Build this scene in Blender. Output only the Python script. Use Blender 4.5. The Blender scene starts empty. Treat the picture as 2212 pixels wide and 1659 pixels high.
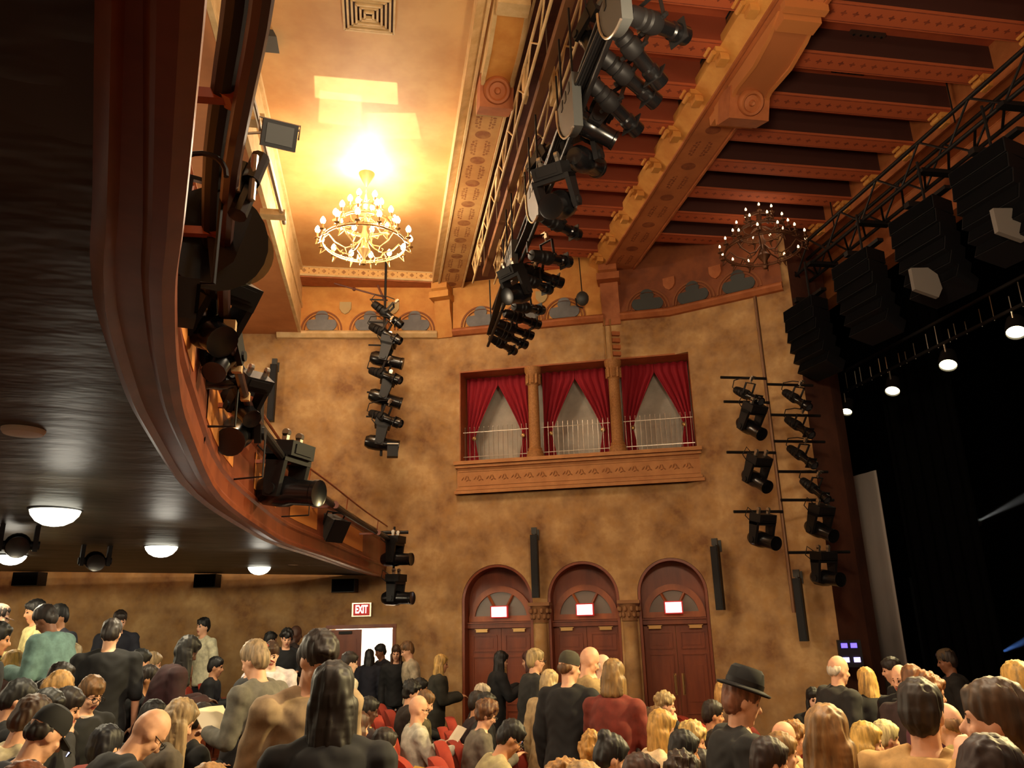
import bpy, bmesh, math, random
import numpy as np
from mathutils import Vector, Matrix, noise
random.seed(7)
PI = math.pi; S = bpy.context.scene; COL = S.collection
# ---------------------------------------------------------------- camera model
# world axes: X towards the stage, Y towards the house-right wall, Z up; camera at (0,0,ZC)
ZC = 2.65; FPX = 1661.0; TH = math.radians(16.8); RO = math.radians(1.41); YW = math.radians(9.8)
def R(u, v):
    x = (u-1106)/FPX; y = -(v-829.5)/FPX
    a = x*math.cos(RO)+y*math.sin(RO); b = -x*math.sin(RO)+y*math.cos(RO)
    fx, fy, fz = a, math.cos(TH)-b*math.sin(TH), math.sin(TH)+b*math.cos(TH)
    c, s = math.cos(YW), math.sin(YW)
    return Vector((fx*c+fy*s, -fx*s+fy*c, fz))
CAM = Vector((0, 0, ZC))
def atH(u, v, h): r = R(u, v); return CAM+r*(h/r.z)            # height above the camera
def atX(u, v, x): r = R(u, v); return CAM+r*(x/r.x)
def atY(u, v, y): r = R(u, v); return CAM+r*(y/r.y)
def atD(u, v, d): r = R(u, v); return CAM+r*(d/math.hypot(r.x, r.y))
def H(h): return ZC+h
def floor_z(x):                                               # raked stalls floor
    return H(-2.05-(.12*x if x < 0 else .055*x))
cam = bpy.data.cameras.new('camera'); co = bpy.data.objects.new('camera', cam); COL.objects.link(co)
cam.sensor_width = 36; cam.lens = 36*FPX/2212; cam.clip_start = .05; cam.clip_end = 200
fw = Vector((math.sin(YW)*math.cos(TH), math.cos(YW)*math.cos(TH), math.sin(TH)))
rt0 = Vector((math.cos(YW), -math.sin(YW), 0)); up0 = rt0.cross(fw)
rt = rt0*math.cos(RO)-up0*math.sin(RO); up = rt0*math.sin(RO)+up0*math.cos(RO)
co.matrix_world = Matrix(((rt.x, up.x, -fw.x, 0), (rt.y, up.y, -fw.y, 0), (rt.z, up.z, -fw.z, ZC), (0, 0, 0, 1)))
S.camera = co
S.view_settings.view_transform = 'Standard'; S.view_settings.look = 'None'
S.view_settings.gamma = 1; S.view_settings.use_curve_mapping = False; S.view_settings.exposure = 0
# ---------------------------------------------------------------- materials
def lin(c):
    return tuple((v/255/12.92 if v/255 <= .04045 else ((v/255+.055)/1.055)**2.4) for v in c)
def newmat(name):
    m = bpy.data.materials.new(name); m.use_nodes = True
    return m, m.node_tree, m.node_tree.nodes['Principled BSDF']
def N(nt, t, **k):
    n = nt.nodes.new(t)
    for a, b in k.items(): setattr(n, a, b)
    return n
def math_n(nt, op, a, b=None, c=None):
    n = N(nt, 'ShaderNodeMath', operation=op)
    for i, x in enumerate((a, b, c)):
        if x is None: continue
        if isinstance(x, (int, float)): n.inputs[i].default_value = x
        else: nt.links.new(x, n.inputs[i])
    return n.outputs[0]
def mixc(nt, fac, a, b):
    n = N(nt, 'ShaderNodeMix', data_type='RGBA')
    for i, x in ((0, fac), (6, a), (7, b)):
        if isinstance(x, tuple): n.inputs[i].default_value = (*x[:3], 1)
        elif isinstance(x, (int, float)): n.inputs[i].default_value = x
        else: nt.links.new(x, n.inputs[i])
    return n.outputs[2]
def noise_n(nt, co_, scale, detail=4, lo=.35, hi=.65, rough=.6):
    n = N(nt, 'ShaderNodeTexNoise'); n.inputs['Scale'].default_value = scale; n.inputs['Detail'].default_value = detail
    n.inputs['Roughness'].default_value = rough
    nt.links.new(co_, n.inputs['Vector'])
    m = N(nt, 'ShaderNodeMapRange'); m.inputs[1].default_value = lo; m.inputs[2].default_value = hi
    nt.links.new(n.outputs['Fac'], m.inputs[0]); return m.outputs[0]
def mat(name, col, rough=.6, metal=0, col2=None, scale=3, stretch=None, bump=0, emit=None, est=0, trans=0, alpha=1, spec=None, col3=None):
    m, nt, p = newmat(name)
    p.inputs['Roughness'].default_value = rough; p.inputs['Metallic'].default_value = metal
    if spec is not None: p.inputs['Specular IOR Level'].default_value = spec
    base = lin(col)
    if col2:
        tc = N(nt, 'ShaderNodeTexCoord').outputs['Object']
        if stretch:
            mp = N(nt, 'ShaderNodeMapping'); mp.inputs['Scale'].default_value = stretch; nt.links.new(tc, mp.inputs[0]); tc = mp.outputs[0]
        f = noise_n(nt, tc, scale); out = mixc(nt, f, base, lin(col2))
        if col3: out = mixc(nt, noise_n(nt, tc, scale*3.7, 5, .45, .75), out, lin(col3))
        nt.links.new(out, p.inputs['Base Color'])
        if bump:
            b = N(nt, 'ShaderNodeBump'); b.inputs['Strength'].default_value = bump; b.inputs['Distance'].default_value = .02
            nt.links.new(f, b.inputs['Height']); nt.links.new(b.outputs[0], p.inputs['Normal'])
    else: p.inputs['Base Color'].default_value = (*base, 1)
    if emit: p.inputs['Emission Color'].default_value = (*lin(emit), 1); p.inputs['Emission Strength'].default_value = est
    if trans: p.inputs['Transmission Weight'].default_value = trans
    if alpha < 1: p.inputs['Alpha'].default_value = alpha
    return m
def stencil(name, base, ink, kind, along, across, cen, per, base2=None, w=.2):
    """painted stencil repeats; along/across are 0,1,2 object axes, cen the centre on the across axis"""
    m, nt, p = newmat(name); p.inputs['Roughness'].default_value = .75
    tc = N(nt, 'ShaderNodeTexCoord').outputs['Object']; sp = N(nt, 'ShaderNodeSeparateXYZ'); nt.links.new(tc, sp.inputs[0])
    a = sp.outputs[along]; b = math_n(nt, 'SUBTRACT', sp.outputs[across], cen); ab = math_n(nt, 'ABSOLUTE', b)
    t = math_n(nt, 'SUBTRACT', math_n(nt, 'FRACT', math_n(nt, 'DIVIDE', a, per)), .5); ta = math_n(nt, 'MULTIPLY', t, per)
    def ell(x, y, rx, ry):
        q = math_n(nt, 'ADD', math_n(nt, 'POWER', math_n(nt, 'DIVIDE', math_n(nt, 'ABSOLUTE', x), rx), 2), math_n(nt, 'POWER', math_n(nt, 'DIVIDE', math_n(nt, 'ABSOLUTE', y), ry), 2))
        return math_n(nt, 'LESS_THAN', q, 1)
    mx = lambda x, y: math_n(nt, 'MAXIMUM', x, y)
    if kind == 'beam':
        f = ell(ta, b, .10, .115)
        tl = math_n(nt, 'SUBTRACT', .5, math_n(nt, 'ABSOLUTE', t)); tl = math_n(nt, 'MULTIPLY', tl, per)
        for dx, dy, rx, ry in ((.035, .075, .03, .018), (.07, .12, .022, .03), (.10, .07, .03, .014), (.14, .115, .03, .018), (.17, .075, .022, .02), (.02, .13, .014, .02)):
            f = mx(f, ell(math_n(nt, 'SUBTRACT', tl, dx), math_n(nt, 'SUBTRACT', ab, dy), rx, ry))
        f = mx(f, math_n(nt, 'LESS_THAN', math_n(nt, 'ABSOLUTE', math_n(nt, 'SUBTRACT', ab, w)), .006))
    elif kind == 'star':
        f = mx(ell(ta, b, .045, .016), ell(ta, b, .016, .045))
        f = mx(f, math_n(nt, 'LESS_THAN', math_n(nt, 'ABSOLUTE', math_n(nt, 'SUBTRACT', ab, w)), .008))
    else:                                                     # quatrefoil
        f = mx(mx(ell(ta, math_n(nt, 'SUBTRACT', ab, .022), .022, .022), ell(math_n(nt, 'SUBTRACT', math_n(nt, 'ABSOLUTE', ta), .022), b, .022, .022)), ell(ta, b, .02, .02))
        e = math_n(nt, 'SUBTRACT', per/2, math_n(nt, 'ABSOLUTE', ta))
        f = mx(f, ell(e, math_n(nt, 'SUBTRACT', ab, .045), .012, .014))
    bc = lin(base)
    if base2: bc = mixc(nt, noise_n(nt, tc, 2.0), lin(base), lin(base2))
    wear = noise_n(nt, tc, 9, 3, .3, .6)
    nt.links.new(mixc(nt, math_n(nt, 'MULTIPLY', f, math_n(nt, 'ADD', .45, math_n(nt, 'MULTIPLY', wear, .4))), bc, lin(ink)), p.inputs['Base Color'])
    return m
m_wall = mat('mottled_plaster', (206, 166, 112), .8, col2=(138, 96, 58), scale=1.4, col3=(180, 134, 76), bump=.05)
m_ceil = mat('gold_painted_ceiling', (212, 166, 106), .6, col2=(192, 140, 82), scale=1.2, bump=.02)
m_lowceil = mat('brown_painted_soffit', (198, 130, 78), .7, col2=(178, 112, 64), scale=1.4)
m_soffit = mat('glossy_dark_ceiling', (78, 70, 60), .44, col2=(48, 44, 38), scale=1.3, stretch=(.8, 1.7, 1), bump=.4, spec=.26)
m_cream = mat('cream_moulding', (222, 190, 138), .6, col2=(200, 164, 110), scale=5)
m_ochre = mat('ochre_plaster', (214, 152, 74), .7, col2=(196, 128, 56), scale=3)
m_terra = mat('terracotta_moulding', (178, 104, 56), .65, col2=(160, 88, 44), scale=5)
m_ledge = mat('carved_tan_stone', (196, 136, 80), .7, col2=(178, 118, 66), scale=4)
m_red = mat('brick_red_ceiling', (178, 84, 46), .7, col2=(156, 66, 36), scale=1.5)
m_mural = mat('shade_toned_cloud_mural', (84, 40, 30), .7, col2=(64, 30, 24), scale=.9, col3=(108, 58, 42))  # cloud painting, coloured darker where the beam blocks the light
m_trefoil = mat('grey_blue_trefoil', (128, 128, 128), .8, col2=(108, 108, 110), scale=3)
m_wood = mat('red_brown_wood', (146, 72, 38), .4, col2=(120, 54, 28), scale=4, stretch=(1, 1, .25))
m_wood2 = mat('orange_brown_wood', (172, 94, 48), .4, col2=(132, 66, 34), scale=4, stretch=(1, 1, .3))
m_panel = mat('amber_painted_panel', (224, 140, 62), .5)
m_glass = mat('frosted_grey_glass', (120, 108, 98), .35)
m_curt = mat('crimson_velvet', (150, 18, 34), .85)
m_grey = mat('grey_plaster_back', (196, 188, 172), .85, col2=(168, 160, 146), scale=2.2)
m_dark = mat('dark_brown_recess', (60, 34, 24), .8)
m_black = mat('matt_black_metal', (24, 22, 22), .5, spec=.3)
m_gloss = mat('gloss_black_metal', (16, 15, 16), .25, spec=.6)
m_steel = mat('bright_steel', (190, 180, 165), .3, metal=.9)
m_greym = mat('grey_painted_metal', (66, 67, 65), .55, metal=.05)
m_brass = mat('aged_brass', (190, 150, 96), .35, metal=.8)
m_drape = mat('black_drape', (7, 7, 9), .95, spec=.1)
m_leg = mat('grey_scrim', (196, 186, 180), .9)
m_carpet = mat('dark_carpet', (52, 30, 26), .95)
m_velvet = mat('red_seat_velvet', (160, 50, 24), .8, col2=(140, 40, 20), scale=6)
m_bulb = mat('lit_bulb', (255, 240, 210), .4, emit=(255, 226, 178), est=9)
m_bulb2 = mat('dim_bulb', (255, 235, 200), .4, emit=(255, 214, 165), est=3)
m_dome = mat('lit_opal_dome', (255, 250, 235), .5, emit=(255, 250, 226), est=4)
m_lens = mat('lamp_lens', (60, 60, 64), .1, spec=.8)
m_litlens = mat('lit_lamp_lens', (255, 245, 200), .3, emit=(255, 240, 190), est=7)
m_white = mat('white_paint', (236, 228, 214), .7)
m_exitface = mat('backlit_sign_face', (255, 255, 250), .5, emit=(255, 255, 250), est=2.2)
m_exitred = mat('red_sign_face', (170, 22, 22), .5, emit=(190, 26, 26), est=.5)
m_exitlet = mat('lit_sign_letters', (255, 240, 230), .5, emit=(255, 236, 226), est=1.6)
m_exitfaint = mat('washed_out_sign_letters', (236, 200, 196), .5, emit=(250, 225, 222), est=1.1)
m_purple = mat('violet_led', (90, 80, 255), .4, emit=(96, 80, 255), est=3)
m_gel = mat('green_gel', (104, 104, 60), .3, alpha=.5)
m_brass2 = mat('dimmed_brass', (104, 68, 44), .5, metal=.6)  # brass darkened in colour for the dim light on the second chandelier
m_paper = mat('paper', (226, 214, 190), .8)
m_phone = mat('phone_body', (20, 20, 22), .3)
m_screen = mat('lit_phone_screen', (200, 210, 255), .3, emit=(190, 200, 255), est=1.6)
# ---------------------------------------------------------------- mesh building
class MB:
    def __init__(s, xf=None): s.v = []; s.f = []; s.m = []; s.mi = 0; s.xf = xf
    def add(s, vs, fs):
        o = len(s.v)
        s.v += [(s.xf @ Vector(p)) if s.xf else Vector(p) for p in vs]
        s.f += [[i+o for i in f] for f in fs]; s.m += [s.mi]*len(fs); return s
    def box(s, c, sz, rot=None, taper=1):
        c = Vector(c); q = []
        for z in (-1, 1):
            k = taper if z > 0 else 1
            for x, y in ((-1, -1), (1, -1), (1, 1), (-1, 1)):
                p = Vector((x*sz[0]/2*k, y*sz[1]/2*k, z*sz[2]/2)); q.append(c+(rot @ p if rot else p))
        return s.add(q, [(3, 2, 1, 0), (4, 5, 6, 7), (0, 1, 5, 4), (1, 2, 6, 5), (2, 3, 7, 6), (3, 0, 4, 7)])
    def cyl(s, p0, p1, r0, r1=None, n=12, caps=True):
        p0 = Vector(p0); p1 = Vector(p1); r1 = r0 if r1 is None else r1
        d = (p1-p0); d = d.normalized() if d.length > 1e-9 else Vector((0, 0, 1))
        a = d.orthogonal().normalized(); b = d.cross(a); q = []
        for p, r in ((p0, r0), (p1, r1)):
            for i in range(n):
                t = 2*PI*i/n; q.append(p+(a*math.cos(t)+b*math.sin(t))*r)
        fs = [(i, (i+1) % n, n+(i+1) % n, n+i) for i in range(n)]
        if caps: fs += [tuple(range(n-1, -1, -1)), tuple(range(n, 2*n))]
        return s.add(q, fs)
    def tube(s, pts, r, n=8, closed=False):
        pts = [Vector(p) for p in pts]; L = len(pts); q = []; a = None
        for i, p in enumerate(pts):
            d = (pts[(i+1) % L]-pts[i-1]) if closed else (pts[min(i+1, L-1)]-pts[max(i-1, 0)])
            d.normalize()
            a = d.orthogonal() if a is None else a-d*a.dot(d)
            a.normalize(); b = d.cross(a); rr = r[i] if isinstance(r, (list, tuple)) else r
            q += [p+(a*math.cos(2*PI*k/n)+b*math.sin(2*PI*k/n))*rr for k in range(n)]
        fs = []
        for i in range(L if closed else L-1):
            j = (i+1) % L
            fs += [(i*n+k, i*n+(k+1) % n, j*n+(k+1) % n, j*n+k) for k in range(n)]
        if not closed: fs += [tuple(range(n-1, -1, -1)), tuple(range((L-1)*n, L*n))]
        return s.add(q, fs)
    def lathe(s, prof, n=20, M=None):
        M = M or Matrix(); q = [M @ Vector((r*math.cos(2*PI*k/n), r*math.sin(2*PI*k/n), z)) for r, z in prof for k in range(n)]
        fs = [(i*n+k, i*n+(k+1) % n, (i+1)*n+(k+1) % n, (i+1)*n+k) for i in range(len(prof)-1) for k in range(n)]
        fs += [tuple(range(n-1, -1, -1)), tuple(range((len(prof)-1)*n, len(prof)*n))]
        return s.add(q, fs)
    def sph(s, c, r, n=12, rot=None):
        c = Vector(c); r = (r, r, r) if isinstance(r, (int, float)) else r; h = n//2; q = []
        for i in range(1, h):
            for k in range(n):
                a = PI*i/h; t = 2*PI*k/n; p = Vector((r[0]*math.sin(a)*math.cos(t), r[1]*math.sin(a)*math.sin(t), r[2]*math.cos(a)))
                q.append(c+(rot @ p if rot else p))
        e = Vector((0, 0, r[2])); e = rot @ e if rot else e; q += [c+e, c-e]; T = len(q)-2
        fs = [(i*n+k, (i+1)*n+k, (i+1)*n+(k+1) % n, i*n+(k+1) % n) for i in range(h-2) for k in range(n)]
        fs += [(T, k, (k+1) % n) for k in range(n)]+[(T+1, (h-2)*n+(k+1) % n, (h-2)*n+k) for k in range(n)]
        return s.add(q, fs)
    def prism(s, poly, off, base=(0, 0, 0), ax=((1, 0, 0), (0, 0, 1))):
        """poly: 2-D outline in the plane of ax, pushed along the vector off"""
        A, B = Vector(ax[0]), Vector(ax[1]); b0 = Vector(base); off = Vector(off); n = len(poly)
        q = [b0+A*x+B*y for x, y in poly]; q += [p+off for p in q]
        fs = [tuple(range(n)), tuple(range(2*n-1, n-1, -1))]+[(i, n+i, n+(i+1) % n, (i+1) % n) for i in range(n)]
        return s.add(q, fs)
    def sweep(s, curve, prof, closed=False):
        """prof: (out, up) pairs; curve: (point, outward) pairs"""
        n = len(prof); q = [Vector(p)+Vector(o)*x+Vector((0, 0, z)) for p, o in curve for x, z in prof]
        e = n if closed else n-1
        return s.add(q, [(i*n+k, i*n+(k+1) % n, (i+1)*n+(k+1) % n, (i+1)*n+k) for i in range(len(curve)-1) for k in range(e)])
    def mesh(s, name, mats, smooth=30):
        me = bpy.data.meshes.new(name); me.from_pydata([tuple(p) for p in s.v], [], s.f)
        for m in (mats if isinstance(mats, (list, tuple)) else [mats]): me.materials.append(m)
        me.polygons.foreach_set('material_index', s.m)
        b = bmesh.new(); b.from_mesh(me); bmesh.ops.recalc_face_normals(b, faces=b.faces); b.to_mesh(me); b.free()
        if smooth: me.shade_smooth(); me.set_sharp_from_angle(angle=math.radians(smooth))
        return me
    def build(s, name, mats, parent=None, smooth=30):
        o = bpy.data.objects.new(name, s.mesh(name, mats, smooth)); COL.objects.link(o)
        if parent is not None:
            o.parent = parent; o.matrix_parent_inverse = parent.matrix_world.inverted()
        return o
def tag(o, label, cat, group=None, kind=None):
    o['label'] = label; o['category'] = cat
    if group: o['group'] = group
    if kind: o['kind'] = kind
    return o
def thing(name, label, cat, loc=(0, 0, 0), group=None, kind=None, M=None):
    o = bpy.data.objects.new(name, None); COL.objects.link(o)
    o.matrix_world = M if M is not None else Matrix.Translation(Vector(loc)); o.empty_display_size = .1
    return tag(o, label, cat, group, kind)
def struct(name, mb, mats, label, cat, smooth=30):
    o = mb.build(name, mats, None, smooth); return tag(o, label, cat, kind='structure')
def copy_tree(o, M, label, parent=None):
    c = o.copy(); COL.objects.link(c)
    if parent is None: c.matrix_world = M; c['label'] = label
    else: c.parent = parent; c.matrix_parent_inverse = o.matrix_parent_inverse.copy()
    for ch in o.children: copy_tree(ch, None, None, c)
    return c
def frame(p, y, upv=(0, 0, 1)):
    """matrix at p whose local Y looks along y and local Z is close to upv"""
    y = Vector(y).normalized(); x = y.cross(Vector(upv)).normalized(); z = x.cross(y)
    return Matrix(((x.x, y.x, z.x, p[0]), (x.y, y.y, z.y, p[1]), (x.z, y.z, z.z, p[2]), (0, 0, 0, 1)))
def arc(cx, cy, r, a0, a1, n): return [(cx+r*math.cos(a0+(a1-a0)*i/n), cy+r*math.sin(a0+(a1-a0)*i/n)) for i in range(n+1)]
def smooth_curve(pts, n=4):
    out = []
    for i in range(len(pts)-1):
        p0, p1, p2, p3 = [Vector(pts[max(0, min(len(pts)-1, j))]) for j in (i-1, i, i+1, i+2)]
        for k in range(n):
            t = k/n; out.append(.5*((2*p1)+(p2-p0)*t+(2*p0-5*p1+4*p2-p3)*t*t+(3*p1-p0-3*p2+p3)*t**3))
    return out+[Vector(pts[-1])]
def text_mesh(txt, size, depth):
    c = bpy.data.curves.new('t', 'FONT'); c.body = txt; c.size = size; c.extrude = depth; c.align_x = 'CENTER'; c.align_y = 'CENTER'; c.offset = size*.03
    o = bpy.data.objects.new('t', c); COL.objects.link(o)
    me = bpy.data.meshes.new_from_object(o.evaluated_get(bpy.context.evaluated_depsgraph_get()))
    bpy.data.objects.remove(o); bpy.data.curves.remove(c); return me
# ================================================================ the setting
WALL = [(-10, 16.1), (-1.8, 15.54), (1.07, 15.25), (1.44, 15.08), (5.55, 13.5), (7.3, 11.98)]
def onwall(u, v, off=0):
    """point of the house-right wall seen at (u, v), pulled off the wall by off; and the wall's outward normal"""
    r = R(u, v)
    for a, b in zip(WALL[:-1], WALL[1:]):
        dx, dy = b[0]-a[0], b[1]-a[1]; D = r.x*(-dy)+dx*r.y
        if abs(D) < 1e-9: continue
        t = (a[0]*(-dy)+dx*a[1])/D; s = (r.x*a[1]-r.y*a[0])/D
        if t > 0 and -1e-6 <= s <= 1+1e-6:
            n = Vector((dy, -dx, 0)).normalized(); return CAM+r*t+n*off, n
def wall_y(x):
    for a, b in zip(WALL[:-1], WALL[1:]):
        if a[0] <= x <= b[0]: return a[1]+(b[1]-a[1])*(x-a[0])/(b[0]-a[0])
    return WALL[-1][1]
def lframe(a, b):
    d = Vector((b[0]-a[0], b[1]-a[1], 0)).normalized()
    return Matrix(((d.x, -d.y, 0, a[0]), (d.y, d.x, 0, a[1]), (0, 0, 1, ZC), (0, 0, 0, 1)))
LM = lframe(WALL[3], WALL[4])            # local (s along, into the wall, h above camera) of the box-and-doors wall
LM2 = lframe(WALL[1], WALL[2])           # the same for the wall with the open door
# floor
b = MB(); xs = [-10, -7.5, -5, -2.5, 0, 2, 4, 6, 8.7]; ys = [-5, 0, 5, 10, 16.6]
b.add([(x, y, floor_z(x)) for x in xs for y in ys], [(i*5+j, i*5+j+1, i*5+j+6, i*5+j+5) for i in range(8) for j in range(4)])
struct('floor', b, m_carpet, 'dark carpeted raked floor under the seats', 'floor')
# house-right wall with its openings
out = [(x, y+1.0) for x, y in WALL]
b = MB(); b.prism([(x, y) for x, y in WALL]+[(x, y) for x, y in out[::-1]], (0, 0, H(7.4)+.6), (0, 0, -.6), ((1, 0, 0), (0, 1, 0)))
wall = struct('wall_right', b, m_wall, 'mottled tan plaster side wall with box opening and arched doors', 'wall', smooth=0)
ARCH = [(.10, 1.46), (1.74, 3.06), (3.39, 4.63)]; BOX = (.08, 4.70, 2.93, 4.82)
cut = MB(LM)
cut.box(((BOX[0]+BOX[1])/2, .35, (BOX[2]+BOX[3])/2), (BOX[1]-BOX[0], .9, BOX[3]-BOX[2]))
cuts = [cut.build('c', m_wall)]
for s0, s1 in ARCH:
    r = (s1-s0)/2; c = MB(LM); pl = [(s0, -3)]+[(s1, -3)]+arc((s0+s1)/2, .95-r, r, 0, PI, 24)
    c.prism(pl, (0, .9, 0), (0, -.5, 0)); cuts.append(c.build('c', m_wall))
DS = (.87, 2.10)
c = MB(LM2); c.box(((DS[0]+DS[1])/2, .5, -1.6), (DS[1]-DS[0], 3, 2.92)); cuts.append(c.build('c', m_wall))
for c in cuts:
    md = wall.modifiers.new('b', 'BOOLEAN'); md.object = c; md.operation = 'DIFFERENCE'; md.solver = 'EXACT'
me = bpy.data.meshes.new_from_object(wall.evaluated_get(bpy.context.evaluated_depsgraph_get()))
wall.modifiers.clear(); wall.data = me
for c in cuts: bpy.data.objects.remove(c)
# proscenium reveal, stage house
b = MB(); b.prism([(7.3, 11.98), (8.05, 12.35), (8.5, 12.75), (8.5, 13.6), (7.3, 13.0)], (0, 0, H(7.4)+.6), (0, 0, -.6), ((1, 0, 0), (0, 1, 0)))
struct('wall_proscenium', b, mat('dark_red_plaster', (104, 60, 42), .8, col2=(78, 42, 30), scale=1.6), 'dark red plaster edge beside the stage opening', 'wall', 0)
b = MB(); b.box((8.85, 5, H(6.75)), (.35, 17, 1.7)); struct('wall_header', b, m_terra, 'dim terracotta strip of wall above the stage opening', 'wall')
b = MB()
b.box((18, 6, 5), (.2, 26, 14)); b.box((13, 19, 5), (12, .2, 14)); b.box((13.5, 6, H(7.5)), (9, 26, .2))
struct('wall_stage', b, m_drape, 'black back wall and black roof of the stage house', 'wall')
b = MB(); b.box((13.4, 5, .5), (9.2, 26, 1.0)); struct('trim_1', b, m_drape, 'black stage floor and its front edge', 'stage')
b = MB(); b.box((-10.1, 6, 5), (.2, 24, 12)); b.box((-2, -5.1, 5), (22, .2, 12)); struct('wall_back', b, m_wall, 'tan plaster wall at the rear of the stalls', 'wall')
def drape(name, x0, y0, x1, y1, z0, z1, m, label, folds=6, amp=.05):
    b = MB(); n = folds*6; dx, dy = x1-x0, y1-y0; L = math.hypot(dx, dy); q = []
    for k in range(n+1):
        t = k/n; a = amp*math.sin(t*folds*2*PI); q += [(x0+dx*t-dy/L*a, y0+dy*t+dx/L*a, z) for z in (z0, z1)]
    b.add(q, [(2*k, 2*k+2, 2*k+3, 2*k+1) for k in range(n)]); o = b.build(name, m, None, 60)
    md = o.modifiers.new('s', 'SOLIDIFY'); md.thickness = .02
    return tag(o, label, 'curtain')
drape('stage_curtain', 9.3, 14.05, 9.35, 13.27, 1.0, H(2.52), m_leg, 'tall grey cloth strip hanging at the side of the stage', 2, .006)  # strip cut off where its light fades; the falloff is put into its height
drape('stage_curtain', 10.4, 14.2, 11.0, 12.9, 1.0, H(7), m_drape, 'black stage leg hanging just behind the grey cloth strip')
_a = atX(1972, 1300, 12.4); _b = atX(2066, 1300, 12.4)
drape('stage_curtain', 12.4, _a.y, 12.45, _b.y, 1.0, atX(1990, 1246, 12.4).z, mat('charcoal_drape', (30, 31, 36), .9), 'charcoal stage leg standing deeper on the dark stage')
# ---- ceilings
b = MB(); b.box((-.4, 5, H(7.1)), (2.95, 22, .2))
struct('ceiling', b, m_ceil, 'smooth gold painted ceiling bay around the lit chandelier', 'ceiling')
b = MB(); b.box((-5.9, 5, H(6.4)), (8.2, 22, 1.35)); struct('ceiling', b, m_lowceil, 'lower brown painted ceiling over the balcony', 'ceiling')
b = MB()
for z0, z1, w in ((5.72, 5.80, .06), (5.80, 6.30, .025), (6.30, 6.38, .05), (6.38, 6.92, .025), (6.92, 7.0, .07)):
    b.box((-1.8+w/2, 5, H((z0+z1)/2)), (w, 21.6, z1-z0))
struct('trim_2', b, m_cream, 'pale moulded edge where the lower ceiling steps up', 'moulding')
JY = [6.66+.833*k for k in range(-6, 10)]
def coffers(x0, x1, label, mj, wx):
    t = thing('ceiling', label, 'ceiling', (x0, 0, H(7.3)), kind='structure')
    b = MB(); b.box(((x0+x1)/2, 5, H(7.38)), (x1-x0, 22, .16)); b.build('ceiling_deck', m_red, t)
    for y in JY:
        if y > wall_y((x0+x1)/2)+.3: continue
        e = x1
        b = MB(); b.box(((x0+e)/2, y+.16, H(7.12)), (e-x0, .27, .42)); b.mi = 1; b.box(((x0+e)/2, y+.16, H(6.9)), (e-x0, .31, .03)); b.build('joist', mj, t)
        b = MB()                                              # scroll corbel at the joist's end
        b.box((wx-.02, y+.16, H(6.84)), (.22, .2, .07)); b.box((wx-.0, y+.16, H(6.76)), (.12, .15, .1))
        b.cyl((wx-.15, y+.08, H(6.79)), (wx-.15, y+.24, H(6.79)), .035, n=10); b.cyl((wx-.2, y+.09, H(6.85)), (wx-.2, y+.23, H(6.85)), .024, n=8)
        b.build('corbel', m_ochre, t)
    return t
m_joist = stencil('stencilled_joist', (184, 90, 50), (108, 44, 28), 'star', 0, 2, 0, .16)
ntj = m_joist.node_tree
for l in [l for l in ntj.links if l.to_node.type == 'MATH' and l.from_socket.name == 'Z']:   # the dots repeat across the joists along Y
    m_ = l.to_node; ntj.links.remove(l)
    f_ = math_n(ntj, 'FRACT', math_n(ntj, 'DIVIDE', math_n(ntj, 'SUBTRACT', [n for n in ntj.nodes if n.type == 'SEPXYZ'][0].outputs[1], 6.66+.16-.4165), .833))
    ntj.links.new(math_n(ntj, 'MULTIPLY', math_n(ntj, 'SUBTRACT', f_, .5), .833), m_.inputs[0])
    m_.inputs[1].default_value = 0
for n_ in ntj.nodes:
    if n_.type == 'MATH' and n_.operation == 'SUBTRACT' and abs(n_.inputs[1].default_value-.2) < 1e-6: n_.inputs[1].default_value = .13
coffers(1.58, 4.2, 'red coffered ceiling with stencilled joists behind the hanging spotlights', [mat('rust_joist', (140, 62, 34), .7), m_joist], 4.16)
coffers(4.95, 8.05, 'dark red coffered ceiling bay nearest the stage', [mat('shade_toned_joist', (70, 32, 22), .75)]*1+[m_joist], 8.0)  # joist bodies coloured dark to carry the shade in this bay
b = MB(); b.box((2.0, 5, H(6.86)), (.84, 22, .08)); struct('trim_3', b, m_mural, 'shade-dark cloud-painted ceiling strip beside the truss', 'ceiling')
# ---- ceiling beams
def beam(x0, x1, label, m_side, m_bot):
    t = thing('ceiling_beam', label, 'beam', ((x0+x1)/2, 5, H(6.72)), kind='structure')
    b = MB(); b.box(((x0+x1)/2, 5, H(7.08)), (x1-x0, 22, .7)); b.build('beam_body', m_side, t)
    b = MB(); b.box(((x0+x1)/2, 5, H(6.725)), (x1-x0-.06, 22, .03)); b.build('stencilled_underside', m_bot, t)
    b = MB()
    pass
    for s_, xx in ((1, x0), (-1, x1)): b = MB(); b.box((xx+s_*.015, 5, H(6.72)), (.035, 22, .06)); b.build('edge_moulding', m_side, t)
    return t
t = beam(1.05, 1.58, 'stencilled tan beam beside the lit gold ceiling', m_cream, stencil('stencilled_beam', (206, 158, 96), (132, 70, 34), 'beam', 1, 0, 1.315, .66, (186, 132, 74), .225))
b = MB(); b.prism([(0, 0), (.12, .06), (.12, .28), (0, .28)], (0, 22, 0), (.93, -6, H(6.72)), ((1, 0, 0), (0, 0, 1))); b.build('cove_moulding', m_cream, t)
t = beam(4.30, 4.95, 'stencilled brown beam in the middle of the red ceiling', m_terra, stencil('stencilled_beam', (192, 116, 64), (120, 58, 32), 'beam', 1, 0, 4.625, .95, (172, 100, 54), .27))
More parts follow.
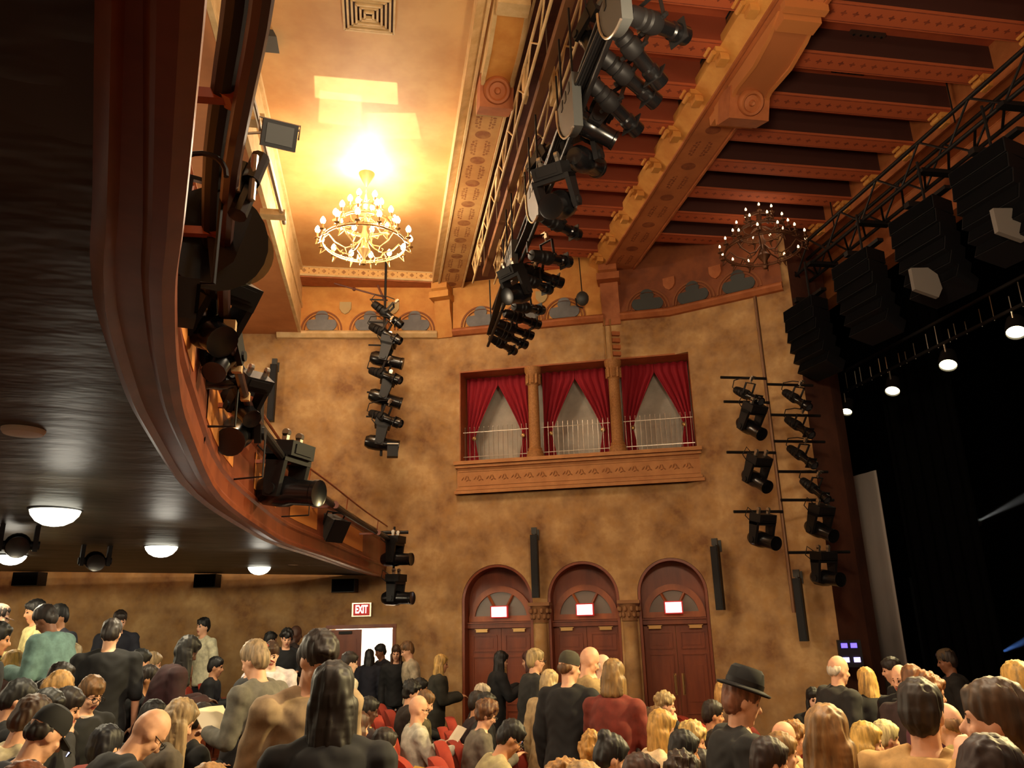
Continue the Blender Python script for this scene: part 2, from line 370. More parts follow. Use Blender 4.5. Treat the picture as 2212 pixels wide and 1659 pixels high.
b = MB(); b.prism([(0, .16), (.2, 0), (.2, .3), (0, .3)], (0, 22, 0), (4.1, -6, H(6.72)), ((1, 0, 0), (0, 0, 1))); b.build('cove_moulding', m_ochre, t)
t = beam(8.02, 8.7, 'brown beam along the stage opening above the dark truss', m_terra, m_terra)
def console(x0, x1, y, label, ma, mb2, mc):
    t = thing('console_bracket', label, 'bracket', ((x0+x1)/2, y, H(6.72)), kind='structure'); w = x1-x0
    b = MB(); b.box(((x0+x1)/2, y+.38, H(6.64)), (w*.9, .34, .14)); b.box(((x0+x1)/2, y+.24, H(6.56)), (w*1.02, .16, .3)); b.build('foot', ma, t)
    b = MB(); b.box(((x0+x1)/2, y, H(6.5)), (w*1.08, .36, .42), Matrix.Rotation(.35, 3, 'X')); b.build('block', mc, t)
    M = Matrix.Translation(((x0+x1)/2, y-.2, H(6.42))) @ Matrix.Rotation(PI/2+.75, 4, 'X')
    b = MB(); b.lathe([(.001, .05), (.03, .06), (.045, .03), (.1, .02), (.12, .05), (.15, .055), (.17, .03), (.18, -.03)], 28, M); b.build('rosette', mc, t)
    pts = [(-1.5, -.02), (-1.2, -.14), (-.8, -.2), (-.3, -.16), (-.15, -.2), (-.15, 0)]
    b = MB(); b.prism(pts, (w*.86, 0, 0), (x0+w*.07, y, H(6.71)), ((0, 1, 0), (0, 0, 1))); b.build('scroll', mb2, t)
    b = MB(); b.box(((x0+x1)/2, y-1.45, H(6.62)), (w*.92, .2, .18)); b.box(((x0+x1)/2, y-1.62, H(6.66)), (w*1.05, .1, .12)); b.build('end_block', ma, t)
    b = MB()
    for k in (-1, 1): b.prism([(p[0], p[1]*1.15) for p in pts], (.05, 0, 0), ((x0+x1)/2+k*w*.46-.025, y, H(6.71)), ((0, 1, 0), (0, 0, 1)))
    b.build('side_moulding', ma, t)
console(1.12, 1.52, 8.4, 'carved console with a round rosette under the tan beam', m_cream, m_ochre, m_terra)
console(4.42, 4.94, 8.2, 'carved console with a round rosette under the brown beam', mat('warm_brown_carving', (190, 118, 62), .65), mat('brown_scroll', (170, 100, 54), .65), m_terra)
def corbel(u, w, label, h0, mat_):
    p, n = onwall(u, 700); s = Matrix.Rotation(math.atan2(-n.x, -n.y)*-1, 3, 'Z')
    M = frame((p.x, p.y, 0), -n); t = thing('wall_corbel', label, 'bracket', (p.x, p.y, H(h0)), kind='structure')
    b = MB(M); b.prism([(0, 6.74), (0, h0), (.04, h0), (.08, h0+.3), (.2, h0+.55), (.22, 6.5), (.4, 6.6), (.4, 6.74)], (w, 0, 0), (-w/2, 0, ZC), ((0, -1, 0), (0, 0, 1))); b.build('shaft', mat_, t)
    b = MB(M); b.box((0, -.2, H(6.46)), (w*1.25, .44, .14)); b.build('cap', mat_, t)
corbel(962, .34, 'pale ochre corbel where the tan beam meets the wall', 5.62, m_ochre)
corbel(1322, .36, 'terracotta corbel where the brown beam meets the wall', 5.55, m_terra)
# ---- trefoil friezes
def frieze(us, u0, u1, label, k, mats, shields, htop=7.2):
    name = 'trim_%d' % k; b = MB()
    P0, n0 = onwall(u0, 715); P1, n1 = onwall(u1, 715); pts = [(P0.x, P0.y)]+[p for p in WALL if P0.x < p[0] < P1.x]+[(P1.x, P1.y)]
    cv = []
    for i, p in enumerate(pts):
        d = Vector((pts[min(i+1, len(pts)-1)][0]-pts[max(i-1, 0)][0], pts[min(i+1, len(pts)-1)][1]-pts[max(i-1, 0)][1], 0)).normalized(); cv.append(((p[0], p[1], ZC), (d.y, -d.x, 0)))
    b.sweep(cv, [(-.02, 5.70), (.05, 5.70), (.05, htop), (-.02, htop)], True)
    b.mi = 1; b.sweep(cv, [(0, 5.62), (.07, 5.63), (.13, 5.70), (.13, 5.74), (.09, 5.78), (0, 5.78)], True)
    for u in us:
        p, n = onwall(u, 700); M = frame((p.x, p.y, ZC), -n); c = MB(M)
        def ring(r0, r1, y): c.prism(arc(0, 5.80, r1, 0, PI, 20)+arc(0, 5.80, r0, PI, 0, 20), (0, -.03, 0), (0, y, 0))
        c.mi = 4; ring(.395, .43, -.04); ring(.34, .36, -.05)
        c.mi = 2
        tre = arc(-.17, 5.92, .14, -PI/2, -PI*1.25, 8)+arc(0, 6.09, .135, PI*1.15, -PI*.15, 14)+arc(.17, 5.92, .14, PI*.25, -PI/2, 8)+[(.31, 5.79), (-.31, 5.79)]
        c.prism(tre, (0, -.03, 0), (0, -.05, 0))
        b.v += []; o_ = len(b.v); b.v += c.v; b.f += [[i+o_ for i in f] for f in c.f]; b.m += c.m
    for u in shields:
        p, n = onwall(u, 672); M = frame((p.x, p.y, ZC), -n); c = MB(M); c.mi = 3
        c.prism([(-.12, 6.42), (-.12, 6.27), (-.07, 6.19), (0, 6.15), (.07, 6.19), (.12, 6.27), (.12, 6.42)], (0, -.04, 0), (0, -.05, 0))
        o_ = len(b.v); b.v += c.v; b.f += [[i+o_ for i in f] for f in c.f]; b.m += c.m
    struct(name, b, mats+[m_ring], label, 'frieze')
m_ring = mat('brown_arch_line', (140, 80, 40), .7)
m_shield = mat('faded_shield', (186, 160, 110), .8)
frieze([696, 800, 896], 600, 944, 'ochre frieze of trefoil arches under the gold ceiling', 4, [m_ochre, m_cream, m_trefoil, m_shield], [747, 850], 6.8)
frieze([1040, 1130, 1221], 980, 1306, 'ochre frieze of trefoil arches above the curtained box', 5, [m_ochre, m_terra, m_trefoil, m_shield], [1085, 1172])
frieze([1402, 1505, 1607], 1342, 1705, 'dim brown frieze of trefoil arches nearest the stage', 6, [mat('shade_toned_plaster', (146, 80, 40), .7, col2=(120, 62, 32), scale=3), m_terra, mat('shade_toned_trefoil', (70, 72, 70), .8), m_terra], [1453, 1556])  # plaster and trefoils coloured darker, standing in for the shade of this bay
b = MB(); b.box((-.4, 15.18, H(6.9)), (2.9, .45, .26)); b.mi = 1; b.box((-.4, 14.95, H(6.91)), (2.9, .03, .17))
b.mi = 2; b.box((-.4, 14.95, H(6.81)), (2.9, .06, .04)); b.box((-.4, 14.95, H(7.0)), (2.9, .06, .04))
struct('trim_7', b, [m_terra, stencil('quatrefoil_border', (226, 178, 108), (140, 80, 40), 'quat', 0, 2, H(6.91), .2), m_cream], 'cream border of quatrefoils along the end of the gold ceiling', 'moulding')
# ---- balcony
def band(y): return max(.5, min(1, .55+(y-.8)*.33))
BE = [(-.20, .5), (-.26, .80), (-.36, 1.18), (-.48, 1.62), (-.58, 1.98), (-.74, 2.71), (-.88, 3.54), (-1.09, 5.38), (-1.08, 7.21), (-1.0, 8.69), (-.72, 10.42), (-.31, 13.1), (.1, 15.4)]
cv = [Vector((x, y, 0)) for x, y in BE]; cv = smooth_curve(cv, 4); BC = []
for i, p in enumerate(cv):
    d = (cv[min(i+1, len(cv)-1)]-cv[max(i-1, 0)]).normalized(); BC.append((Vector((p.x, p.y, H(.85-.004*p.y))), Vector((d.y, -d.x, 0))))
bal = thing('balcony', 'curved wooden balcony front sweeping overhead to the side wall', 'balcony', (-.5, 6, H(.85)), kind='structure')
b = MB(); q = []
for p, o in BC:
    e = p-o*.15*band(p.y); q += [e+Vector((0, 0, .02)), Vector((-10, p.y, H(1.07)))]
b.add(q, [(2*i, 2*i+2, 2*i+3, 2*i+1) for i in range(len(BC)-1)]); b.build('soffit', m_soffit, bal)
def lean(y): return -.20*max(0, min(1, (3.4-y)/2.2))
def psweep(b, curve, prof, closed=False):
    n = len(prof); q = [Vector(p)+Vector(o)*(x*(band(p.y) if x < -.05 and z < .1 else 1)+lean(p.y)*max(0, z)/.77)+Vector((0, 0, z)) for p, o in curve for x, z in prof]; e = n if closed else n-1
    b.add(q, [(i*n+k, i*n+(k+1) % n, (i+1)*n+(k+1) % n, (i+1)*n+k) for i in range(len(curve)-1) for k in range(e)])
b = MB(); psweep(b, BC, [(-.19, .05), (-.17, .0), (-.145, -.02), (-.12, .0), (-.05, -.005), (-.03, -.03), (.0, -.035), (.03, -.02), (.035, .01), (.015, .04), (.012, .15), (.03, .17), (.03, .2), (.012, .22), (.0, .62), (.03, .66), (.05, .7), (.05, .74), (.0, .77), (-.1, .77), (-.1, .05)], True)
b.build('parapet', m_wood, bal)
b = MB(); NB = len(BC)
for i0 in range(6, NB-3, 5):
    psweep(b, [BC[i] for i in range(i0, min(i0+4, NB))], [(.004, .27), (.016, .27), (.012, .58), (.0, .58)], True)
b.build('panel', m_panel, bal)
b = MB(); b.tube([p+o*(.02+lean(p.y)*1.2)+Vector((0, 0, .95)) for p, o in BC], .014, 6)
for i in range(2, NB, 4): p, o = BC[i]; b.cyl(p+o*(.0+lean(p.y))+Vector((0, 0, .75)), p+o*(.02+lean(p.y)*1.2)+Vector((0, 0, .95)), .009, n=6)
b.build('handrail', m_wood2, bal)
# ---- the curtained box
t = thing('theatre_box', 'curtained box opening high in the wall above the doors', 'box', LM @ Vector((2.4, 0, 2.93)), kind='structure')
b = MB(LM); b.box((2.4, .79, 3.9), (4.7, .02, 2.1)); b.build('back_wall', m_grey, t)
b = MB(LM)
for z, w in ((4.83, .03), (2.9, .02)): b.box((2.39, .3, z), (4.62, .62, .03))
b.box((.085, .3, 3.87), (.02, .62, 1.9)); b.box((4.69, .3, 3.87), (.02, .62, 1.9)); b.build('reveal', m_terra, t)
b = MB(LM); b.box((2.38, -.04, 2.61), (4.66, .14, .62)); b.box((2.38, -.09, 2.9), (4.76, .26, .07)); b.box((2.38, -.08, 2.83), (4.72, .2, .05)); b.box((2.38, -.06, 2.33), (4.76, .2, .06)); b.box((2.38, -.05, 2.39), (4.7, .18, .04))
b.box((2.38, -.115, 2.46), (4.6, .015, .02)); b.box((2.38, -.115, 2.74), (4.6, .015, .02)); b.build('ledge', m_ledge, t)
b = MB(LM)
for k in range(18):
    s0 = .22+k*.25
    for (dx, dz, a, L) in ((-.06, 0, .9, .09), (0, .01, 1.2, .1), (.05, .02, 2.0, .08), (.08, -.03, 2.5, .07), (.03, -.04, .5, .06)):
        b.sph((s0+dx, -.112, 2.6+dz), (L/2, .012, .014), 8, Matrix.Rotation(-a, 3, 'Y'))
b.build('carving', mat('carved_relief', (160, 104, 58), .75), t)
for i, s_ in enumerate((1.59, 3.21)):
    b = MB(); M = LM @ Matrix.Translation((s_, .06, 2.93))
    b.lathe([(.17, 0), (.17, .1), (.155, .11), (.16, .15), (.13, .18), (.14, .21), (.115, .24), (.11, .9), (.105, 1.5), (.12, 1.52), (.11, 1.55), (.12, 1.7), (.165, 1.8), (.17, 1.88)], 24, M)
    for k in range(8):
        a = 2*PI*k/8; b.box(M @ Vector((.125*math.cos(a), .125*math.sin(a), 1.63)), (.05, .05, .2), Matrix.Rotation(a, 3, 'Z'))
    b.build('column', mat('speckled_tan_column', (182, 128, 70), .7, col2=(150, 98, 52), scale=40), t)
bays = [(.12, 1.46), (1.72, 3.08), (3.34, 4.66)]; bn = ('first', 'second', 'third'); bw = ('left bay of the wall box', 'middle bay of the wall box', 'dim right bay of the wall box')
for bi, (s0, s1) in enumerate(bays):
    for sd in (0, 1):
        b = MB(LM); q = []; NX, NZ = 28, 30; mid = (s0+s1)/2; edge = (s0, s1)[sd]; sg = (1, -1)[sd]
        for j in range(NZ+1):
            h = 4.80-(4.80-2.94)*j/NZ
            if h > 4.62: inn = abs(mid-edge)
            elif h > 3.5: k = (h-3.5)/(1.12); inn = .17+(abs(mid-edge)-.17)*(k**1.15)
            else: inn = .17+.10*(3.5-h)/.56
            for i in range(NX+1):
                t_ = i/NX; q.append((edge+sg*inn*t_, .42+.035*math.sin(t_*9*PI+j*.05)*(1-.3*t_), h))
        b.add(q, [(j*(NX+1)+i, j*(NX+1)+i+1, (j+1)*(NX+1)+i+1, (j+1)*(NX+1)+i) for j in range(NZ) for i in range(NX)])
        o = b.build('curtain', m_curt, None, 60); md = o.modifiers.new('s', 'SOLIDIFY'); md.thickness = .015
        tag(o, 'crimson curtain on the %s side of the %s' % (('left', 'right')[sd], bw[bi]), 'curtain', 'crimson curtains in the wall box')
        b = MB(LM); b.sph((edge+sg*.16, .36, 3.5), (.05, .03, .05), 10); x = b.build('tieback', m_brass, o)
    b = MB(LM)
    for h in (3.07, 3.57): b.box(((s0+s1)/2, .1, h), (s1-s0, .012, .014))
    n = 13
    for k in range(n+1): b.cyl((s0+.04+(s1-s0-.08)*k/n, .1, 2.96), (s0+.04+(s1-s0-.08)*k/n, .1, 3.66), .007, n=6)
    for k in range(n+1): b.sph((s0+.04+(s1-s0-.08)*k/n, .1, 3.67), .012, 6)
    tag(b.build('metal_railing', m_steel), 'thin metal railing across the %s' % bw[bi], 'railing', 'railings of the wall box')
# ---- arched doors
fl = lambda s_: floor_z((LM @ Vector((s_, 0, 0))).x)-ZC
names = ('the left', 'the middle', 'the right')
def leaf(t, s0, s1, y, h0, h1, m, side):
    b = MB(LM); b.box(((s0+s1)/2, y, (h0+h1)/2), (s1-s0-.008, .05, h1-h0)); w = s1-s0
    for z0, z1 in ((h1-.42, h1-.14), (h0+.62, h1-.52), (h0+.14, h0+.5)):
        for dx, dz, sx, sz in ((0, (z1-z0)/2, w*.72, .025), (0, -(z1-z0)/2, w*.72, .025), (w*.36, 0, .025, z1-z0), (-w*.36, 0, .025, z1-z0)):
            b.box(((s0+s1)/2+dx, y-.03, (z0+z1)/2+dz), (sx, .03, sz))
        b.box(((s0+s1)/2, y-.025, (z0+z1)/2), (w*.5, .02, (z1-z0)*.62))
    o = b.build('leaf', m, t)
    b = MB(LM); e = s1-.1 if side < 0 else s0+.1
    b.cyl((e+.03*side*-1, y-.07, h0+.95), (e+.03*side*-1, y-.07, h0+1.25), .012, n=8); b.box((e+.03*side*-1, y-.035, h0+1.1), (.05, .02, .36)); b.build('handle', m_brass, o)
for i, (s0, s1) in enumerate(ARCH):
    r = (s1-s0)/2; c = (s0+s1)/2; y = .33; f0 = fl(c)
    t = thing('door_%d' % (i+1), 'red-brown double door under %s round arch' % names[i], 'door', LM @ Vector((c, y, f0)), kind='structure')
    b = MB(LM); pl = arc(c, .95-r, r-.004, 0, PI, 28); pl2 = arc(c, .95-r, r-.05, PI, 0, 28)
    b.prism(pl+pl2, (0, .37, 0), (0, .01, 0))
    for e, sg in ((s0, 1), (s1, -1)): b.box((e+sg*.028, .19, (f0+.95-r)/2), (.045, .36, .95-r-f0))
    b.build('arch_lining', m_wood, t)
    b = MB(LM); cc = c; R1 = r-.06; zc = -.06
    b.prism(arc(cc, zc, R1, 0, PI, 28)+arc(cc, zc, R1-.11, PI, 0, 28), (0, .06, 0), (0, y-.03, 0))
    for a in (62, 118): a = math.radians(a); b.cyl((cc+.1*math.cos(a), y, zc+.1), (cc+(R1-.08)*math.cos(a), y, zc+(R1-.08)*math.sin(a)), .03, n=6)
    b.prism(arc(cc, zc, .17, 0, PI, 16), (0, .06, 0), (0, y-.03, 0)); b.box((cc, y, zc+.02), (2*R1, .07, .1)); b.build('fanlight_frame', m_wood2, t)
    b = MB(LM); b.prism(arc(cc, zc, R1-.06, 0, PI, 24), (0, .01, 0), (0, y+.02, 0)); b.build('fanlight_glass', m_glass, t)
    b = MB(LM); b.prism(arc(cc, .95-r, r-.01, 0, PI, 28)+[(s0+.01, -.1), (s1-.01, -.1)], (0, .02, 0), (0, y+.06, 0)); b.build('tympanum', m_wood, t)
    b = MB(LM); b.box((cc, y-.03, -.16), (2*r-.06, .14, .09)); b.box((cc, y-.05, -.11), (2*r-.06, .18, .025)); b.build('lintel', m_wood, t)
    leaf(t, s0+.05, c, y+.02, f0+.01, -.2, m_wood, -1); leaf(t, c, s1-.05, y+.02, f0+.01, -.2, m_wood, 1)
    for k in (-1, 1):
        b = MB(LM); b.box((c+k*.36, y-.06, -.255), (.22, .06, .05)); b.box((c+k*.36, y-.085, -.225), (.26, .02, .012)); b.build('door_closer', m_brass, t)
    e = thing('exit_sign', 'overexposed white exit sign over %s arched door' % names[i], 'exit sign', LM @ Vector((c, y, .0)), 'exit signs over the arched doors')
    b = MB(LM); b.box((c-.0, y-.12, .085), (.33, .09, .22)); b.build('housing', m_exitred, e)
    b = MB(LM); b.box((c, y-.17, .085), (.285, .012, .18)); b.build('sign_face', m_exitface, e)
    o = bpy.data.objects.new('letters', text_mesh('EXIT', .15, .003)); COL.objects.link(o); o.data.materials.append(m_exitfaint)
    o.parent = e; o.matrix_parent_inverse = e.matrix_world.inverted(); o.matrix_world = LM @ Matrix.Translation((c, y-.18, .085)) @ Matrix.Rotation(PI/2, 4, 'X') @ Matrix.Diagonal((.75, 1, 1, 1))
for i, s_ in enumerate((1.60, 3.225)):
    f0 = fl(s_); t = thing('pilaster', 'plaster column with leafy capital between %s' % ('left and middle doors', 'middle and right doors')[i], 'column', LM @ Vector((s_, -.02, f0)), 'leafy columns between the doors', 'structure')
    M = LM @ Matrix.Translation((s_, -.02, f0)); L = -.12-f0
    b = MB(); b.lathe([(.17, 0), (.17, .1), (.14, .16), (.135, L*.6), (.125, L-.02), (.145, L)], 20, M); b.build('shaft', m_wall, t)
    b = MB(); b.lathe([(.13, L), (.15, L+.12), (.17, L+.26), (.19, L+.29)], 16, M); b.box(M @ Vector((0, 0, L+.32)), (.4, .4, .06), LM.to_3x3())
    for k in range(10):
        a = 2*PI*k/10
        for zz, rr in ((.1, .16), (.2, .185)): b.sph(M @ Vector((rr*math.cos(a+zz*3), rr*math.sin(a+zz*3), L+zz)), (.035, .035, .05), 8)
    b.build('capital', mat('brown_stone', (150, 104, 66), .8), t)  # capital a browner tone than the shaft
# ---- the open door to the lit lobby
t = thing('door_4', 'double door in the side wall with one leaf open to a bright lobby', 'door', LM2 @ Vector((1.48, .2, -2.05)), kind='structure')
f0 = floor_z(-.3)-ZC
b = MB(LM2)
for s_ in DS: b.box((s_, .12, (f0-.14)/2), (.06, .3, -.14-f0))
b.box((1.485, .12, -.12), (1.3, .3, .07)); b.build('frame', m_wood, t)
b = MB(LM2); b.box((1.19, .06, (f0-.16)/2), (.6, .05, -.18-f0))
for z0, z1 in ((-.75, -.35), (-1.75, -.9)):
    for dx, dz, sx, sz in ((0, (z1-z0)/2, .4, .03), (0, -(z1-z0)/2, .4, .03), (.2, 0, .03, z1-z0), (-.2, 0, .03, z1-z0)): b.box((1.19+dx, .03, (z0+z1)/2+dz), (sx, .02, sz))
o = b.build('leaf', m_wood, t); b = MB(LM2); b.box((1.19, .01, -.22), (.24, .05, .05)); b.build('door_closer', m_black, o)
b = MB(LM2); b.box((2.08, .42, (f0-.16)/2), (.05, .6, -.18-f0)); b.build('leaf', m_wood2, t)
b = MB(LM2); b.box((1.5, 2.9, -.9), (3.2, .1, 3.2)); b.box((1.5, 2, .6), (3.2, 2, .1)); b.box((-.1, 2, -.9), (.1, 2, 3.2)); b.box((3.1, 2, -.9), (.1, 2, 3.2)); b.box((1.5, 1.6, f0-.05), (3.2, 2.8, .1))
struct('wall_lobby', b, m_white, 'white lit lobby walls seen through the open door', 'wall')
e = thing('exit_sign', 'red exit sign with white letters above the open door', 'exit sign', onwall(782, 1317)[0])
p, n = onwall(782, 1317); M = frame(p, -n)
b = MB(M); b.box((0, -.04, 0), (.36, .08, .25)); b.build('housing', m_steel, e)
b = MB(M); b.box((0, -.083, 0), (.3, .012, .21)); b.build('sign_face', m_exitred, e)
o = bpy.data.objects.new('letters', text_mesh('EXIT', .2, .004)); COL.objects.link(o); o.data.materials.append(m_exitlet)
o.parent = e; o.matrix_parent_inverse = e.matrix_world.inverted(); o.matrix_world = M @ Matrix.Translation((0, -.093, 0)) @ Matrix.Rotation(PI/2, 4, 'X') @ Matrix.Diagonal((.56, 1, 1, 1))
# ================================================================ lamps, rigging and loudspeakers
ORD = ['first', 'second', 'third', 'fourth', 'fifth', 'sixth', 'seventh', 'eighth', 'ninth', 'tenth', 'eleventh', 'twelfth', 'thirteenth', 'fourteenth', 'fifteenth', 'sixteenth', 'seventeenth']
def far_point(P0, u, v, L, pref):
    r = R(u, v).normalized(); w = P0-CAM; tc = r.dot(w); dm = (r*tc-w).length
    if dm >= L: return CAM+r*tc
    k = math.sqrt(L*L-dm*dm); c = [CAM+r*(tc+k), CAM+r*(tc-k)]
    return max(c, key=lambda q: (q-P0).dot(Vector(pref)))
def make_ellipsoidal():
    t = thing('ellipsoidal_spotlight', '', 'stage light')
    Y = Matrix.Rotation(-PI/2, 4, 'X')
    b = MB(Y); b.lathe([(.02, -.33), (.07, -.32), (.08, -.27), (.085, -.2), (.07, -.19), (.09, -.17), (.09, -.12), (.075, -.11), (.095, -.09), (.1, 0), (.085, .04)], 14); b.build('lamp_housing', m_black, t)
    b = MB(Y); b.lathe([(.085, .02), (.07, .06), (.068, .2), (.082, .22), (.085, .40), (.08, .41), (.075, .36)], 14); b.build('barrel', m_gloss, t)
    b = MB(); b.box((0, .30, 0), (.2, .012, .2)); b.build('gel_frame_holder', m_black, t)
    b = MB(Y); b.lathe([(.001, .385), (.074, .38), (.074, .37)], 14); b.build('lens', m_lens, t)
    b = MB()
    for s in (-1, 1): b.box((s*.115, 0, .11), (.012, .04, .26)); b.cyl((s*.095, 0, 0), (s*.15, 0, 0), .022, n=8)
    b.box((0, 0, .235), (.24, .04, .012)); b.build('yoke', m_black, t)
    b = MB(); b.cyl((0, 0, .235), (0, 0, .29), .012, n=8); b.box((.02, 0, .32), (.05, .04, .07)); b.cyl((-.05, 0, .33), (.02, 0, .33), .01, n=8); b.box((-.02, 0, .37), (.09, .04, .02)); b.build('clamp', m_steel, t)
    b = MB(); b.tube([(0, -.32, 0), (.02, -.4, .02), (.04, -.4, .16), (.03, -.2, .28), (.03, -.05, .33)], .01, 6); b.build('cable', m_black, t)
    return t
def make_moving(len_=.5, r=.12, led=False):
    t = thing('moving_head_light', '', 'stage light'); Y = Matrix.Rotation(-PI/2, 4, 'X'); L = len_
    b = MB(Y); b.lathe([(.03, -.42*L), (.7*r, -.40*L), (r, -.28*L), (1.06*r, -.05*L), (1.0*r, .1*L), (.86*r, .18*L), (.84*r, .5*L), (.9*r, .52*L), (.9*r, .58*L), (.8*r, .57*L)], 18); b.build('head', m_gloss, t)
    b = MB(Y); b.lathe([(.001, .55*L), (.78*r, .545*L), (.78*r, .53*L)], 18); b.build('lens', m_purple if led else m_lens, t)
    b = MB()
    for s in (-1, 1):
        b.prism([(-.07, -.06), (.07, -.06), (.085, .12), (.1, .30), (-.1, .30), (-.085, .12)], (.05, 0, 0), (s*(r+.04)-.025, 0, 0), ((0, 1, 0), (0, 0, 1)))
        b.cyl((s*r*.9, 0, 0), (s*(r+.085), 0, 0), .05, n=12)
    b.box((0, 0, .27), (2*r+.13, .2, .05)); b.build('yoke', m_black, t)
    b = MB(); b.box((0, 0, .36), (.34, .27, .13)); b.box((0, -.14, .36), (.24, .01, .08)); b.box((.0, .14, .36), (.24, .01, .08)); b.build('base', m_black, t)
    for s in (-1, 1): b = MB(); b.box((s*.1, 0, .455), (.04, .05, .07)); b.cyl((s*.1-.02, 0, .50), (s*.1+.02, 0, .50), .035, n=10); b.build('clamp', m_steel, t)
    b = MB(); b.tube([(.1, -.1, .42), (.16, -.2, .5), (.2, -.2, .36), (.16, -.1, .28)], .009, 6); b.build('cable', m_black, t)
    return t
T_E = make_ellipsoidal(); T_M = make_moving(); T_L = make_moving(.62, .13); T_P = make_moving(.36, .13, True)
used = set()
def put(T, M, label, group, scale=1.0):
    M = M @ Matrix.Scale(scale, 4)
    if T.name in used: o = copy_tree(T, M, label)
    else: used.add(T.name); o = T; o.matrix_world = M; o['label'] = label
    if group: o['group'] = group
    return o
def aim(T, P0, u1, v1, L, label, group, pref=(1, 0, -.3), scale=1.0, back=.44):
    P1 = far_point(P0, u1, v1, L*scale, pref); d = (P1-P0).normalized()
    return put(T, frame(P0+d*(L*scale*back), d), label, group, scale)
# ---- hanging truss and its pipe
t = thing('lighting_truss', 'pale lattice truss hanging beneath the red ceiling', 'truss', (1.75, 8.5, H(6.05)))
for i, x in enumerate((1.55, 1.95)):
    b = MB()
    for z in (5.9, 6.28): b.cyl((x, 4.2, H(z)), (x, 12.95, H(z)), .018, n=8)
    k = 0; y = 4.2
    while y < 12.9:
        y2 = min(y+.42, 12.95); b.cyl((x, y, H((5.9, 6.28)[k % 2])), (x, y2, H((6.28, 5.9)[k % 2])), .011, n=6)
        if k % 4 == 0: b.cyl((x, y, H(5.9)), (x, y, H(6.28)), .011, n=6)
        y = y2; k += 1
    b.build('lattice_side', m_cream, t)
b = MB(); b.box((1.78, 8.5, H(6.1)), (.1, 8.9, .12)); b.build('spine', mat('brown_timber', (126, 84, 52), .6), t)
for y in (5.5, 7.7, 10, 12.2):
    for x in (1.58, 1.92): b = MB(); b.box((x, y, H(6.16)), (.05, .16, .46)); b.build('hanger_plate', m_cream, t)
for y in (5.2, 7.2, 9.2, 11.2, 12.8):
    b = MB(); b.cyl((1.86, y, H(4.84)), (1.84, y, H(5.9)), .012, n=6); b.build('hanger_rod', m_black, t)
    b = MB(); b.cyl((1.75, y, H(6.2)), (1.75, y, H(7.3)), .008, n=6); b.build('hanger_rod', m_steel, t)
b = MB(); b.cyl((1.86, 4.0, H(4.8)), (1.86, 13.3, H(4.8)), .026, n=10); b.cyl((1.86, 4.0, H(5.25)), (1.86, 12.6, H(5.25)), .02, n=8)
p = b.build('lighting_pipe', m_black); tag(p, 'black steel pipe carrying the spotlights below the pale truss', 'pipe')
b = MB()
for k in range(5): b.tube([(1.8+.02*k, 4+.1*k, H(4.86)), (1.75+.03*k, 6.5, H(4.95)), (1.78+.02*k, 9, H(4.9)), (1.76+.02*k, 11, H(4.97)), (1.8+.02*k, 12.9, H(4.88))], .016, 6)
tag(b.build('cable_bundle', m_black), 'black cables draped along the spotlight pipe under the truss', 'cable')
for i, (u, v, s) in enumerate(((1318, 42, .8), (1222, 265, .9), (1150, 452, .95), (1098, 592, .95))):
    q = atX(u, v, 1.72); b = MB()
    pl = [(-.34, .52), (.34, .52)]+arc(-.34, .52, .68, 0, -PI/2, 12)[1:]
    b.prism([(x*s, z*s) for x, z in pl], (.09, 0, 0), (q.x, q.y, q.z-.1), ((0, 1, 0), (0, 0, 1)))
    t = thing('curved_grey_cover', 'curved grey steel cover on the truss, %s from the top of the photo' % ORD[i], 'cover', q, 'grey steel covers on the truss')
    b.build('shell', m_greym, t)
    for k in range(3): b = MB(); b.box((q.x-.002, q.y+(-.2+.16*k)*s, q.z+.3*s), (.01, .07*s, .12*s)); b.build('slot', m_black, t)
    b = MB(); b.tube([(q.x-.01, q.y+a*s, q.z-.1+c*s) for a, c in arc(-.34, .52, .7, 0, -PI/2, 12)], .012, 6); b.build('rim', m_steel, t)
    for dy in (-.25, .25): b = MB(); b.box((1.75, q.y+dy*s, (q.z-.1+.5*s+H(5.92))/2), (.02, .02, max(.1, H(5.92)-q.z+.1-.5*s))); b.build('hanger', m_black, t)
TL = [('E', 1356, 29, 1480, 78, 1), ('E', 1322, 50, 1428, 182, 1), ('P', 1262, 62, 1282, 110, .8), ('E', 1298, 117, 1418, 222, 1), ('E', 1275, 177, 1378, 284, 1), ('M', 1240, 255, 1344, 313, .9), ('M', 1238, 335, 1290, 362, 1.0),
      ('P', 1152, 350, 1170, 390, .8), ('X', 1225, 440, 1190, 446, 1.0), ('E', 1172, 470, 1250, 508, .9), ('E', 1148, 551, 1230, 566, 1), ('E', 1122, 577, 1214, 612, 1), ('E', 1128, 598, 1188, 627, .9), ('X', 1140, 630, 1096, 640, .9), ('E', 1110, 662, 1172, 670, .9),
      ('E', 1090, 676, 1165, 702, .95), ('E', 1076, 698, 1150, 726, .95), ('E', 1070, 714, 1137, 746, .95), ('E', 1060, 730, 1113, 760, .9)]
names_e = ['topmost black spotlight, cut by the upper edge, on the truss pipe', 'second long spotlight from the top of the truss pipe', 'third long spotlight from the top of the truss pipe', 'fourth long spotlight from the top of the truss pipe, above the first slotted grey cover']
ne = 0; nm = 0; npx = 0; nx = 0
